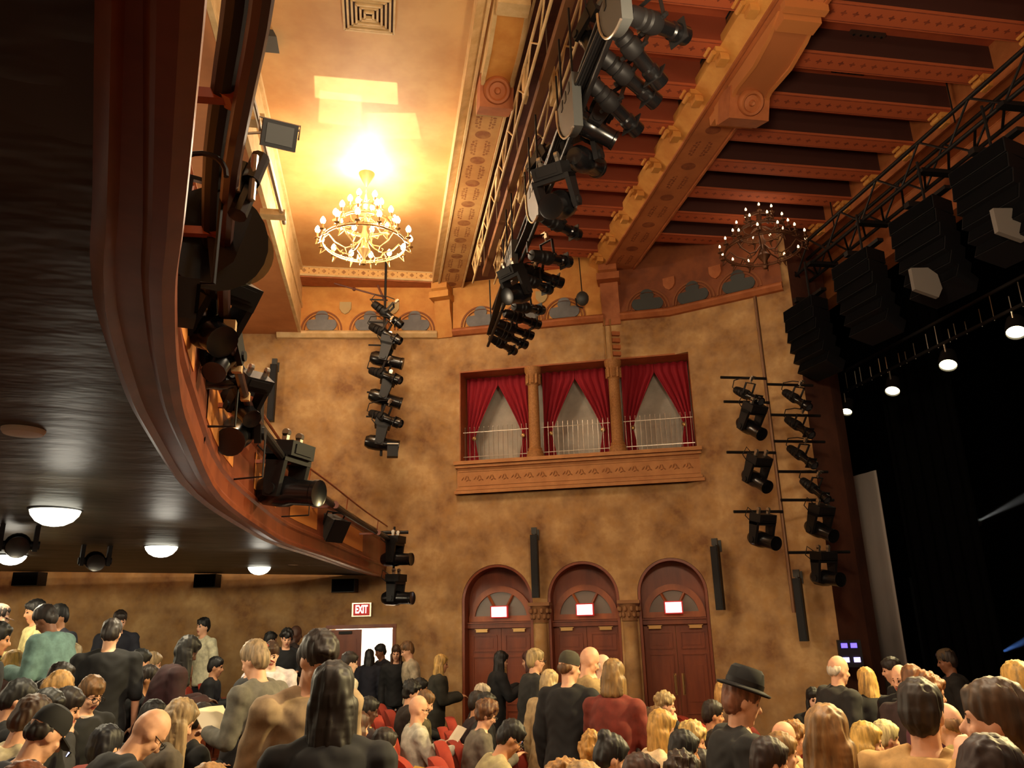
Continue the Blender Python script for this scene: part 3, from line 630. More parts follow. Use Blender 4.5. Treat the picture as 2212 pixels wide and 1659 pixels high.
low = ['short spotlight just below the lit lamp in the middle of the truss pipe', 'pale-edged spotlight pointing level, uppermost of the three above the small lit lamp', 'middle spotlight of the three above the small lit lamp on the truss', 'lowest spotlight of the three above the small lit lamp on the truss', 'grey-barrelled spotlight just below the small lit lamp on the truss', 'fourth spotlight from the bottom end of the truss pipe', 'third spotlight from the bottom end of the truss pipe', 'second spotlight from the bottom end of the truss pipe', 'last spotlight at the bottom end of the truss pipe']
T_X = make_moving(.46, .15)
for ch in T_X.children:
    if ch.name.startswith('lens'): ch.data.materials[0] = m_litlens
for k, u0, v0, u1, v1, s in TL:
    P0 = atX(u0, v0, 1.9)
    if k == 'E': lab = (names_e+low)[ne]; ne += 1; aim(T_E, P0, u1, v1, .72, lab, 'spotlights on the hanging truss pipe', scale=s)
    elif k == 'M': lab = ('moving light with a stubby barrel beside the second grey cover', 'bulky black moving light in front of the red joists')[nm]; nm += 1; aim(T_M, P0, u1, v1, .5, lab, 'moving lights on the hanging truss pipe', scale=s*1.1)
    elif k == 'P': lab = ('small moving wash lamp left of the long spotlights near the top of the truss', 'small moving wash lamp left of the bulky moving light on the truss')[npx]; npx += 1; aim(T_M, P0, u1, v1, .5, lab, 'moving lights on the hanging truss pipe', (0, -.5, -1), s)
    else: lab = ('moving light with a large glowing lens in the middle of the truss', 'moving light with a small glowing lens near the lower end of the truss')[nx]; nx += 1; aim(T_X, P0, u1, v1, .46, lab, 'moving lights on the hanging truss pipe', (-.2, -1, -.4), s)
# ---- short boom before the golden wall
BY = 14.4; bx = atY(828, 800, BY).x; z0 = atY(820, 985, BY).z; z1 = atY(826, 628, BY).z
t = thing('lighting_boom', 'vertical black boom of lamps in front of the golden wall', 'boom', (bx, BY, z1))
b = MB(); b.cyl((bx, BY, z0), (bx, BY, H(7.0)), .025, n=10); b.build('pole', m_black, t)
a0 = atY(722, 612, BY); a1 = atY(824, 642, BY); b = MB(); b.cyl(a0, (bx, BY, a1.z), .018, n=8); b.cyl(atY(816, 616, BY), (bx, BY, atY(835, 652, BY).z), .022, n=8)
q = a0.lerp(a1, .42); b.sph(q, .04, 8); b.build('stay', mat('rusty_pipe', (84, 40, 28), .5), t)
zz = z1-.2
while zz > z0: b = MB(); b.cyl((bx-.3, BY, zz), (bx+.05, BY, zz), .018, n=8); zz -= .48; b.build('side_arm', m_black, t)
BL = [('E', 806, 655, 868, 704), ('E', 800, 704, 866, 738), ('M', 798, 770, 869, 786), ('E', 800, 800, 866, 822), ('M', 795, 850, 867, 872), ('E', 800, 892, 867, 916), ('M', 786, 952, 867, 966)]
for i, (k, u0, v0, u1, v1) in enumerate(BL):
    aim(T_E if k == 'E' else T_L, atY(u0, v0, BY-.05), u1, v1, .74 if k == 'E' else .62, '%s lamp from the top of the short boom before the golden wall' % ORD[i], 'lamps on the short boom', (.3, -1, -.2), 1 if k == 'E' else 1.05)
b = MB(); q = atY(848, 975, BY-.15); b.box(q, (.2, .2, .22)); b.mi = 1; b.box(q+Vector((0, -.02, .12)), (.21, .22, .02)); tag(b.build('junction_box', [m_black, m_steel]), 'small black box with a pale lid below the short boom', 'box')
# ---- tall boom near the stage
K = 1.06; px, py = 5.93*K, 10.8*K
t = thing('lighting_boom', 'tall thin pole with cross arms of lamps beside the stage', 'boom', (px, py, H(0)))
b = MB(); b.cyl((px, py, H(-.05)), (px, py, H(5.2)), .03, n=10); b.build('pole', mat('dusty_pole', (120, 84, 56), .5, metal=.4), t)
ARMS = [(1555, 1650, 820, 816), (1562, 1655, 872, 868), (1568, 1668, 980, 977), (1583, 1686, 1108, 1104), (1660, 1752, 838, 828), (1665, 1768, 905, 892), (1672, 1778, 960, 950), (1678, 1785, 1020, 1020), (1684, 1798, 1082, 1080), (1700, 1832, 1195, 1192)]
def atpole(u, v): return atY(u, v, py)
for ua, ub, va, vb in ARMS:
    b = MB(); p = atpole(ua, va); q = atpole(ub, vb); z = (p.z+q.z)/2; b.cyl((min(p.x, px), py-.04, z), (max(q.x, px), py-.04, z), .024, n=8); b.build('cross_arm', m_black, t)
RL = [('E', 1585, 845, 1645, 868, 'topmost lamp on the left arms of the tall boom'), ('L', 1592, 912, 1645, 938, 'second lamp down the left arms of the tall boom'), ('L', 1604, 1024, 1657, 1052, 'third lamp down the left arms of the tall boom'), ('L', 1616, 1160, 1676, 1174, 'bottom lamp on the left arms of the tall boom'),
      ('E', 1690, 850, 1748, 880, 'topmost lamp on the right arms of the tall boom'), ('E', 1695, 908, 1754, 940, 'second lamp down the right arms of the tall boom'), ('E', 1700, 970, 1760, 1006, 'third lamp down the right arms of the tall boom'), ('E', 1728, 1040, 1788, 1080, 'fourth lamp down the right arms of the tall boom'), ('L', 1738, 1135, 1800, 1158, 'fifth lamp down the right arms of the tall boom'), ('L', 1750, 1246, 1815, 1252, 'lowest lamp on the right arms of the tall boom')]
for k, u0, v0, u1, v1, lab in RL:
    aim(T_E if k == 'E' else T_L, atpole(u0, v0)+Vector((0, -.08, 0)), u1, v1, .72 if k == 'E' else .62, lab, 'lamps on the tall boom', (.5, -1, -.2), .85 if k == 'E' else .92)
# ---- loudspeakers on the walls
def column_speaker(u, v0, v1, label):
    p, n = onwall(u, v0, .22); q, _ = onwall(u, v1, .22); M = frame(p, n); L = p.z-q.z
    t = thing('column_loudspeaker', label, 'loudspeaker', p, 'slim column loudspeakers')
    b = MB(M); b.box((0, 0, -L/2), (.13, .14, L)); b.build('cabinet', m_black, t)
    b = MB(M); b.box((0, .075, -L/2), (.1, .01, L*.96)); b.build('grille', mat('speaker_grille', (30, 30, 32), .8), t)
    b = MB(M); b.box((0, -.1, .02), (.04, .24, .05)); b.box((0, -.02, .08), (.1, .06, .12)); b.box((0, -.2, .02), (.12, .02, .2)); b.build('bracket', m_greym, t)
column_speaker(597, 796, 916, 'grey column speaker high on the wall left of the short boom')
column_speaker(1158, 1158, 1292, 'black column speaker between the left and middle arches')
column_speaker(1552, 1182, 1318, 'black column speaker just right of the right arch')
column_speaker(1727, 1250, 1384, 'black column speaker below the tall boom, nearest the stage')
for u, v, w, lab in ((72, 1252, .52, 'leftmost black speaker box on the wall under the balcony'), (452, 1256, .46, 'black speaker box on the wall in the middle under the balcony'), (746, 1266, .5, 'black speaker box on the wall above and left of the red exit sign')):
    p, n = onwall(u, v, .16); M = frame(p, n); t = thing('wall_loudspeaker', lab, 'loudspeaker', p, 'wall speakers under the balcony')
    b = MB(M); b.prism([(-w/2, -.11), (w/2, -.11), (w*.42, .15), (-w*.42, .15)], (0, 0, .24), (0, 0, -.12), ((1, 0, 0), (0, 1, 0))); b.build('cabinet', m_black, t)
    b = MB(M); b.box((0, .155, 0), (w*.8, .01, .22)); b.build('grille', m_drape, t); b = MB(M); b.box((0, -.13, 0), (.1, .06, .1)); b.build('bracket', m_black, t)
# ---- under-balcony ceiling fittings
for i, (u, v, w, lab) in enumerate(((118, 1116, 105, 'large lit dome light, nearest and biggest under the balcony'), (348, 1190, 75, 'middle lit dome light under the balcony'), (560, 1230, 56, 'farthest lit dome light, nearest the exit sign'), (22, 1217, 72, 'lit dome light cut by the left edge of the photo'))):
    h = .84; p = atH(u, v, h-.02); p.z = H(.845-.022*p.x); rr = .185
    t = thing('dome_light', lab, 'ceiling light', p, 'dome lights under the balcony')
    b = MB(Matrix.Translation(p) @ Matrix.Rotation(PI, 4, 'X')); b.lathe([(rr*.9, -.03), (rr*1.04, 0), (rr*1.04, .03), (rr*.97, .035)], 28); b.build('rim', m_black, t)
    b = MB(Matrix.Translation(p) @ Matrix.Rotation(PI, 4, 'X')); b.lathe([(rr*.97, .03), (rr*.9, .07), (rr*.7, .115), (rr*.4, .145), (.02, .155)], 28); b.build('opal_bowl', m_dome, t)
for u, v, lab in ((50, 936, 'unlit pale flush light on the dark ceiling above the nearest dome light'), (634, 1219, 'small unlit pale flush light near the farthest dome light')):
    p = atH(u, v, .85); p.z = H(.84-.022*p.x); b = MB(Matrix.Translation(p) @ Matrix.Rotation(PI, 4, 'X')); b.lathe([(.09, -.02), (.09, .015), (.08, .03), (.03, .035)], 24); tag(b.build('flush_light', m_white), lab, 'ceiling light')
for u, v, lab in ((205, 1212, 'black round lamp hanging from the dark ceiling between two dome lights'), (38, 1178, 'black lamp cluster hanging from the ceiling at the left edge')):
    p = atH(u, v, .72); put(T_P, frame(p, (.4, -.9, -.2)), lab, None, .8)
# ---- chandeliers
def chandelier(c, label, mb_, top, m_brass):
    t = thing('chandelier', label, 'chandelier', c); x, y, z = c
    P = lambda r, a, h: Vector((x+r*math.cos(a), y+r*math.sin(a), z+h))
    b = MB(Matrix.Translation((x, y, top))); b.lathe([(.13, 0), (.125, -.02), (.02, -.23), (.012, -.25)], 24); b.build('canopy', m_brass, t)
    b = MB(); hh = z+.85
    while hh < top-.22: b.tube([Vector((x+.012*math.cos(a)*(1 if int((hh-z)/.045) % 2 else 0), y+.012*math.cos(a)*(0 if int((hh-z)/.045) % 2 else 1), hh+.026*math.sin(a))) for a in [2*PI*k/8 for k in range(8)]], .004, 5, True); hh += .045
    b.cyl((x, y, z+.8), (x, y, top-.2), .003, n=5); b.build('chain', m_brass, t)
    b = MB(Matrix.Translation(c)); b.lathe([(.005, -.42), (.04, -.40), (.05, -.36), (.02, -.32), (.03, -.28), (.11, -.16), (.06, -.1), (.045, 0), (.06, .12), (.03, .2), (.03, .5), (.05, .6), (.02, .8), (.01, .86)], 16); b.build('stem', m_brass, t)
    for rr, hh, nm in ((.66, -.05, 'lower_ring'), (.40, .30, 'middle_ring'), (.2, .58, 'upper_ring')):
        b = MB(); pts = [P(rr, 2*PI*k/40, hh) for k in range(40)]; b.tube(pts, .016, 8, True); b.tube([p+Vector((0, 0, .035)) for p in pts], .008, 6, True)
        for k in range(20): b.sph(P(rr, 2*PI*k/20, hh+.05), .014, 6)
        b.build(nm, m_brass, t)
    for k in range(8):
        a = 2*PI*k/8+.2; b = MB()
        b.tube([P(.04, a, .05), P(.16, a, -.1), P(.3, a, -.16), P(.46, a, -.08), P(.56, a, .04), P(.62, a, -.02), P(.66, a, -.05)], .012, 6); b.tube([P(.04, a, .4), P(.15, a, .34), P(.26, a, .2), P(.36, a, .22), P(.4, a, .3)], .010, 6)
        b.tube([P(.3, a, -.16), P(.27, a, -.24), P(.33, a, -.27), P(.36, a, -.22), P(.33, a, -.2)], .009, 6); b.build('scroll_arm', m_brass, t)
    for n, rr, hh in ((14, .73, .0), (10, .47, .34), (6, .25, .62)):
        for k in range(n):
            a = 2*PI*k/n+.1; b = MB(); b.tube([P(rr-.08, a, hh-.06), P(rr-.01, a, hh-.11), P(rr+.02, a, hh-.13), P(rr, a, hh-.05)], .009, 6)
            b.cyl(P(rr, a, hh-.06), P(rr, a, hh+.07), .016, n=8); b.lathe([(.015, 0), (.045, .015), (.05, .025)], 10, Matrix.Translation(P(rr, a, hh-.04))); cd = b.build('candle', m_brass, t)
            b = MB(); b.lathe([(.01, 0), (.035, .02), (.045, .055), (.035, .09), (.01, .125)], 10, Matrix.Translation(P(rr, a, hh+.07))) if mb_ is m_bulb else b.lathe([(.008, 0), (.018, .015), (.02, .035), (.006, .065)], 8, Matrix.Translation(P(rr, a, hh+.07))); b.build('bulb', mb_, cd)
    return t
c1 = atY(792, 522, 11.29); CH1 = Vector((-.38, 11.29, c1.z)); chandelier(CH1, 'brightly lit brass chandelier under the gold ceiling', m_bulb, H(7.0), m_brass)
c2 = atX(1648, 535, 6.5); CH2 = Vector(c2); chandelier(CH2, 'dimmed brass chandelier near the stage', m_bulb2, H(7.3), m_brass2)
# ---- gold ceiling fittings
t = thing('air_diffuser', 'square stepped air diffuser in the gold ceiling, cut by the top edge', 'vent', (-.3, 7.78, H(7)))
b = MB()
for k in range(6):
    s = .6-.1*k; z = H(6.99-.012*(k % 2)-.004*k)
    for dx, dy, sx, sy in ((0, s/2, s, .025), (0, -s/2, s, .025), (s/2, 0, .025, s), (-s/2, 0, .025, s)): b.box((-.3+dx, 7.72+dy, z), (sx, sy, .045))
b.build('louvre_rings', m_cream, t); b = MB(); b.box((-.3, 7.72, H(6.995)), (.6, .6, .01)); b.build('duct', m_dark, t)
p = atH(572, 95, 6.9); b = MB(); b.prism([(-.16, 0), (.16, 0), (.1, .12), (-.1, .12)], (0, .3, 0), (p.x, p.y-.15, p.z), ((1, 0, 0), (0, 0, 1))); tag(b.build('ceiling_loudspeaker', m_greym), 'small grey wedge speaker on the gold ceiling beside the balcony pipe', 'loudspeaker')
for i, pts in enumerate([[(1830, 95), (1900, 60)], [(1815, 145), (1850, 140)], [(1570, 440), (1620, 425)]]):
    (u0, v0), (u1, v1) = pts; p = atH(u0+30, v0-5, 7.27); b = MB(); b.box(p, (.5, .34, .05)); b.mi = 1
    for k in range(5): b.box(p+Vector((-.2+.1*k, 0, -.03)), (.02, .3, .02))
    tag(b.build('ceiling_vent', [m_dark, m_black]), ('large dark vent in the red ceiling nearest the stage, topmost of three', 'small dark vent in the red ceiling, middle of three', 'dark vent in the red ceiling just above the dim chandelier')[i], 'vent', 'dark vents in the red ceiling')
p = atY(1258, 645, 13.6); b = MB(); b.sph(p, (.13, .13, .15), 14); b.mi = 1; b.tube([p+Vector((0, 0, .14)), p+Vector((0, .02, .3)), Vector((p.x, p.y+.1, H(6.9)))], .01, 6); b.tube([p+Vector((-.14, 0, .0)), p+Vector((-.12, 0, -.16)), p+Vector((.0, 0, -.2))], .014, 6)
tag(b.build('pendant_loudspeaker', [m_greym, m_black]), 'small round grey speaker hanging in front of the trefoil frieze', 'loudspeaker')
# pipe along the pale moulded edge, with its flood lamp
A = atX(541, 190, -1.5); B = atX(614, 482, -1.5); t = thing('conduit_pipe', 'bright steel pipe along the pale moulded ceiling edge', 'pipe', A)
A2 = Vector((-1.5, 6.2, A.z)); B2 = Vector((-1.5, B.y, B.z)); A2.z = A.z+(A.z-B.z)/(A.y-B.y)*(6.2-A.y)
b = MB(); b.cyl(A2, B2, .03, n=10); b.build('tube', m_steel, t)
for u, v in ((553, 265), (601, 468)): q = atX(u, v, -1.55); b = MB(); b.box((-1.62, q.y, q.z+.03), (.34, .16, .09)); b.build('wall_bracket', m_cream, t)
p = atX(604, 292, -1.1); t = thing('flood_light', 'square flood lamp clamped to the steel pipe beside the gold ceiling', 'stage light', p)
M = frame(p, (.25, -.85, -.5)); b = MB(M); b.box((0, -.04, 0), (.34, .1, .26)); b.build('body', m_black, t); b = MB(M); b.box((0, .012, 0), (.26, .02, .19)); b.build('glass', m_greym, t)
b = MB(); b.tube([M @ Vector((.19, -.04, 0)), M @ Vector((.2, -.1, .14)), M @ Vector((-.2, -.1, .14)), M @ Vector((-.19, -.04, 0))], .01, 6); b.cyl(M @ Vector((-.2, -.1, .1)), (-1.5, p.y+.1, p.z+.05), .014, n=6); b.build('bracket', m_steel, t)
# ---- balcony-front pipe and its lamps
PP = [(-.32, 1.49), (-.41, 1.82), (-.53, 2.3), (-.72, 3.28), (-.8, 4.12), (-.86, 4.97), (-.84, 6.21), (-.74, 8.2), (-.45, 10.4), (-.05, 12.8), (.28, 14.6)]
PC = smooth_curve([Vector((-.235, 1.12, 0)), *[Vector((x, y, 0)) for x, y in PP]], 3); PZ = H(1.35)
t = thing('balcony_rail_pipe', 'dark lamp pipe bracketed along the balcony front', 'pipe', (-.7, 5, PZ))
b = MB(); b.tube([p+Vector((-.03, 0, PZ)) for p in PC], .034, 10); b.build('tube', m_black, t)
b = MB(); b.tube([p+Vector((.02, 0, PZ-.05)) for p in PC[:20]], .026, 8); b.build('side_tube', mat('brown_tube', (58, 32, 30), .35), t)
b = MB()
for k in range(4): b.tube([p+Vector((-.03+.012*math.sin(i*1.3+k*2), 0, PZ+.04+.012*math.cos(i*1.1+k*1.7))) for i, p in enumerate(PC)], .012, 6)
b.build('cable', m_gloss, t)
def bal_x(y):
    for (x0, y0), (x1, y1) in zip(BE[:-1], BE[1:]):
        if y0 <= y <= y1: return x0+(x1-x0)*(y-y0)/(y1-y0)
    return BE[-1][0]
for i in range(2, len(PC), 4): p = PC[i]; b = MB(); b.box(((p.x+bal_x(p.y))/2, p.y, PZ-.02), (abs(p.x-bal_x(p.y))+.05, .03, .03)); b.cyl((p.x, p.y-.03, PZ), (p.x, p.y+.03, PZ), .045, n=10); b.build('bracket', m_wood, t)
def rail(u, v, y): return atY(u, v, y)
p = atY(462, 520, 2.75); t = thing('wash_light', 'big black wash lamp with a green gel on the balcony pipe', 'stage light', p)
M = frame(p, (.45, -1, -.35)); b = MB(M @ Matrix.Rotation(-PI/2, 4, 'X')); b.lathe([(.05, -.14), (.14, -.12), (.19, 0), (.19, .05), (.17, .05)], 22); b.build('body', m_gloss, t)
g = atY(516, 545, 2.95); b = MB(frame(g, (.3, -1, -.5))); b.prism(arc(0, 0, .135, 0, 2*PI, 28)[:-1], (0, .006, 0), (0, 0, 0), ((1, 0, 0), (0, 0, 1))); b.build('gel', m_gel, t)
b = MB(); b.add([atY(u, v, y) for y in (2.6, 2.62) for u, v in ((440, 425), (546, 462), (505, 565), (455, 600))], [(0, 1, 2, 3), (7, 6, 5, 4), (0, 4, 5, 1), (1, 5, 6, 2), (2, 6, 7, 3), (3, 7, 4, 0)]); b.build('barn_door', m_black, t)
b = MB(M)
for s in (-1, 1): b.box((s*.1, -.1, .1), (.015, .05, .26))
b.box((0, -.1, .23), (.22, .05, .015)); b.build('yoke', m_black, t)
p = atY(505, 385, 2.25); b = MB(); 
for k, (dx, dz) in enumerate(((0, 0), (.05, .04), (-.03, .08), (.02, -.08))): b.cyl(p+Vector((dx, 0, dz-.05)), p+Vector((dx+.02, .03, dz+.06)), .03, n=10)
b.mi = 1; b.cyl(p+Vector((.06, -.01, -.08)), p+Vector((.06, -.01, .08)), .012, n=8); b.cyl(p+Vector((.02, -.02, -.06)), p+Vector((.02, -.02, .05)), .008, n=8); tag(b.build('pipe_clamp_cluster', [m_gloss, m_steel]), 'cluster of black and steel clamps on the pipe above the green-gel lamp', 'clamp')
p = atY(432, 378, 2.0); b = MB(); b.tube([p+Vector((.07*math.cos(a), 0, .07*math.sin(a))) for a in [PI*k/10 for k in range(11)]], .008, 6); tag(b.build('cable_loop', m_black), 'thin black cable loop arching above the green-gel lamp', 'cable')
def boxlamp(u, v, y, s, lab, arm):
    p = atY(u, v, y); t = thing('balcony_downlight', lab, 'stage light', p, 'small black boxes on the balcony front')
    b = MB(); b.box(p, (s*.8, s*.7, s), Matrix.Rotation(.3, 3, 'Z')); b.build('box', m_black, t); b = MB(); b.box(p+Vector((s*.42, -s*.05, 0)), (.01, s*.5, s*.7), Matrix.Rotation(.3, 3, 'Z')); b.build('grille', m_drape, t)
    if arm: b = MB(); q = min(PC, key=lambda c: abs(c.y-p.y)); b.tube([p+Vector((0, 0, s*.5)), Vector((q.x, q.y, p.z+s*.5)), Vector((q.x, q.y, PZ))], .008, 6); b.build('arm', m_black, t)
boxlamp(385, 652, 2.3, .13, 'largest black box on the balcony front, below the green-gel lamp', 1)
boxlamp(425, 940, 4.4, .10, 'second black box along the balcony lip, counting from the large one', 1)
boxlamp(474, 1054, 5.9, .11, 'third black box along the balcony lip', 1)
boxlamp(560, 1131, 8.4, .12, 'fourth black box along the balcony lip', 1)
boxlamp(626, 1170, 10.4, .14, 'fifth black box along the balcony lip, nearest the wall', 0)
aim(T_P, atY(436, 706, 3.35), 466, 728, .2, 'moving lamp with a violet glow on the balcony pipe', None, (1, -.6, -.2), .62)
aim(T_M, atY(490, 755, 3.9), 470, 790, .3, 'black moving lamp just below the violet lamp on the balcony pipe', 'moving lamps on the balcony pipe', (.2, -1, -.6), .55)
aim(T_M, atY(500, 812, 4.4), 440, 818, .3, 'black moving lamp pointing left halfway along the balcony pipe', 'moving lamps on the balcony pipe', (-.4, -1, -.2), .6)
aim(T_M, atY(512, 870, 4.9), 535, 895, .3, 'black moving lamp just above the round one on the balcony pipe', 'moving lamps on the balcony pipe', (1, -.6, -.4), .55)
aim(T_M, atY(520, 925, 5.5), 500, 950, .4, 'round-bodied black moving lamp facing us on the balcony pipe', 'moving lamps on the balcony pipe', (-.1, -1, -.4), .9)
for i, (u, v, y) in enumerate(((497, 705, 3.3), (530, 857, 4.6), (512, 795, 4.0))):
    p = atY(u, v, y); b = MB(); b.box(p, (.05, .04, .05)); tag(b.build('cable_tag', m_cream), ('cream cable tag beside the violet lamp', 'cream cable tag above the round-bodied lamp', 'cream cable tag between the moving lamps on the balcony pipe')[i], 'tag', 'cream tags on the balcony pipe')
aim(T_L, atY(560, 1058, 7.0), 682, 1066, .58, 'large moving light with a broad barrel on the balcony pipe', 'moving lamps on the balcony pipe', (.6, -1, 0), 1.0)
p = atY(628, 976, 7.0); b = MB(); b.tube([p+Vector((.12*math.cos(a), 0, .05*math.sin(a))) for a in [2*PI*k/16 for k in range(16)]], .01, 6, True); tag(b.build('cable_loop', m_black), 'black cable loop beside the base of the large moving light', 'cable')
p = atY(714, 1138, 10.4); t = thing('flood_light', 'grey flood lamp hung on the balcony pipe before the amber panels', 'stage light', p); M = frame(p, (.7, -.5, -.45))
b = MB(M); b.prism([(-.13, -.12), (.13, -.12), (.17, .14), (-.17, .14)], (0, 0, .28), (0, 0, -.14), ((1, 0, 0), (0, 1, 0))); b.build('body', m_greym, t); b = MB(M); b.box((0, .15, 0), (.32, .02, .3)); b.build('front', m_black, t)
b = MB(); b.tube([M @ Vector((.17, 0, 0)), M @ Vector((.18, 0, .2)), M @ Vector((-.18, 0, .2)), M @ Vector((-.17, 0, 0))], .012, 6); b.cyl(M @ Vector((0, 0, .2)), (p.x+.02, p.y, PZ), .014, n=6); b.build('yoke', m_black, t)
for k, (u, v, s) in enumerate(((855, 1196, 1), (857, 1280, 1))):
    q = atY(u-26, v+12, 14.2); aim(T_L, q, u+26, v+12, .5, ('upper lamp hanging at the wall end of the balcony', 'lower lamp hanging at the wall end of the balcony')[k], 'lamps at the wall end of the balcony', (.3, -1, 0), .95)
q = atY(852, 1150, 14.2); b = MB(); b.cyl((q.x, q.y, atY(852, 1290, 14.2).z), (q.x, q.y, q.z+.1), .02, n=8); b.cyl((q.x-.25, q.y, q.z), (q.x+.25, q.y, q.z), .03, n=8); tag(b.build('hanging_pipe', m_black), 'short black drop pipe at the wall end of the balcony', 'pipe')
# little rack of pipes above the box's second column
p, n = onwall(1315, 720, .28); b = MB()
for dx in (-.06, .06): b.cyl(p+Vector((dx, 0, .2)), p+Vector((dx, 0, -.62)), .014, n=8)
b.mi = 1
for k in range(4): b.box(p+Vector((.16, .02, -.1-.14*k)), (.16, .08, .08))
tag(b.build('pipe_rack', [m_brass, m_terra]), 'small vertical rack of pipes on the wall above the second box column', 'pipe')
# ---- stage side: truss, line arrays, lamps
t = thing('lighting_truss', 'dark box truss running along the top of the stage opening', 'truss', (7.7, 9, H(6.1))); b = MB()
for x in (7.5, 7.9):
    for z in (5.95, 6.4): b = MB(); b.cyl((x, 4, H(z)), (x, 12.5, H(z)), .03, n=8); b.build('chord', m_black, t)
b = MB(); y = 4.0; k = 0
while y < 12.4:
    b.cyl((7.5, y, H((5.95, 6.4)[k % 2])), (7.5, y+.5, H((6.4, 5.95)[k % 2])), .018, n=6); b.cyl((7.5, y, H(5.95)), (7.9, y+.5, H(5.95)), .018, n=6); b.cyl((7.9, y, H((5.95, 6.4)[k % 2])), (7.9, y+.5, H((6.4, 5.95)[k % 2])), .018, n=6)
    if k % 3 == 0: b.box((7.7, y, H(5.92)), (.55, .12, .06))
    y += .5; k += 1
b.build('lattice', m_black, t)
for y in (5, 8, 11): b = MB(); b.cyl((7.7, y, H(6.4)), (7.7, y, H(7.3)), .012, n=6); b.build('hanger', m_black, t)
m_cab = mat('charcoal_cabinet', (15, 15, 18), .6, spec=.3)
for i, (u, v, y) in enumerate(((1762, 730, 11.6), (1880, 640, 9.9), (2020, 545, 8.4), (2170, 440, 7.15))):
    p = atY(u, v, y); t = thing('line_array', '%s hanging line array, counting from the side wall to the right edge' % ORD[i], 'loudspeaker', p, 'line arrays over the stage edge'); a = .0; q = p+Vector((-.1, 0, .62))
    for k in range(6):
        a = .05+.07*k; M = Matrix.Translation(q) @ Matrix.Rotation(a, 4, 'Y') @ Matrix.Rotation(.08, 4, 'Z')
        b = MB(M); b.prism([(-.18, -.42), (-.18, .42), (.2, .34), (.2, -.34)], (0, 0, .2), (0, 0, -.2), ((1, 0, 0), (0, 1, 0))); c = b.build('cabinet', m_cab, t)
        b = MB(M); b.box((-.185, 0, -.1), (.012, .8, .17)); b.build('grille', m_drape, c)
        q = q+Vector((.21*math.sin(a)*.9, 0, -.215*math.cos(a)))
    b = MB(); b.box(p+Vector((0, 0, .7)), (.6, .1, .08)); b.box(p+Vector((0, 0, .74)), (.1, .9, .05)); b.cyl(p+Vector((0, 0, .7)), (p.x, p.y, H(6.0)), .02, n=6); b.build('rigging_frame', m_black, t)
for u, v, y, lab in ((2003, 606, 8.15, 'pale grey panel in front of the third line array'), (2185, 480, 6.9, 'pale grey panel in front of the fourth line array, cut by the right edge')):
    p = atY(u, v, y); b = MB(); b.prism([(-.2, -.18), (.12, -.2), (.2, -.05), (.17, .14), (.05, .2), (-.2, .12)], (0, .06, 0), p, ((1, 0, -.25), (0, 0, 1))); tag(b.build('grey_panel', mat('dull_grey_panel', (112, 106, 100), .7)), lab, 'panel', 'grey panels at the line arrays')
b = MB(); b.cyl((8.8, 6, H(4.02)), (8.8, 13.8, H(4.02)), .03, n=8); b.cyl((8.8, 6, H(4.4)), (8.8, 13.8, H(4.4)), .03, n=8)
tag(b.build('stage_pipe', m_black), 'black pipe carrying the four lit lamps over the stage', 'pipe')
b = MB()
for k in range(26): y = 7.2+.25*k+random.uniform(-.08, .08); b.cyl((8.8, y, H(3.98)), (8.8, y, H(3.98)+random.uniform(.2, .42)), .008, n=5)
b.build('hanging_rod', m_steel)
tag(bpy.data.objects['hanging_rod'], 'thin glinting rods above the lit stage lamps', 'rod', kind='stuff')
for i, (u, v) in enumerate(((1829, 888), (1928, 843), (2048, 787), (2195, 716))):
    p = atX(u, v, 8.8); r = (.1, .12, .13, .13)[i]; M = frame(p, (-.45, -.35, -.85), (0, 1, .2)) @ Matrix.Rotation(-PI/2, 4, 'X'); t = thing('stage_lamp', '%s lit lamp of the stage row, from the side wall outwards' % ORD[i], 'stage light', p, 'lit lamps over the stage')
    b = MB(M); b.lathe([(.05, -.3), (.11, -.26), (r*1.05, -.1), (r*1.1, .03), (r*.98, .03), (r*.95, -.02)], 20); b.build('housing', m_black, t)
    b = MB(M); b.lathe([(r*.6, -.02), (r*.95, -.015), (r*.95, -.005), (r*.6, -.01)], 20); b.build('glowing_rim', m_litlens, t); b = MB(M); b.lathe([(.001, -.06), (r*.6, -.05), (r*.6, -.055)], 16); b.build('reflector', mat('warm_reflector', (150, 130, 90), .3, emit=(255, 230, 150), est=.8), t)
    b = MB(); b.cyl(p+Vector((0, 0, .1)), (8.8, p.y, H(4.02)), .014, n=6); b.build('yoke', m_steel, t)
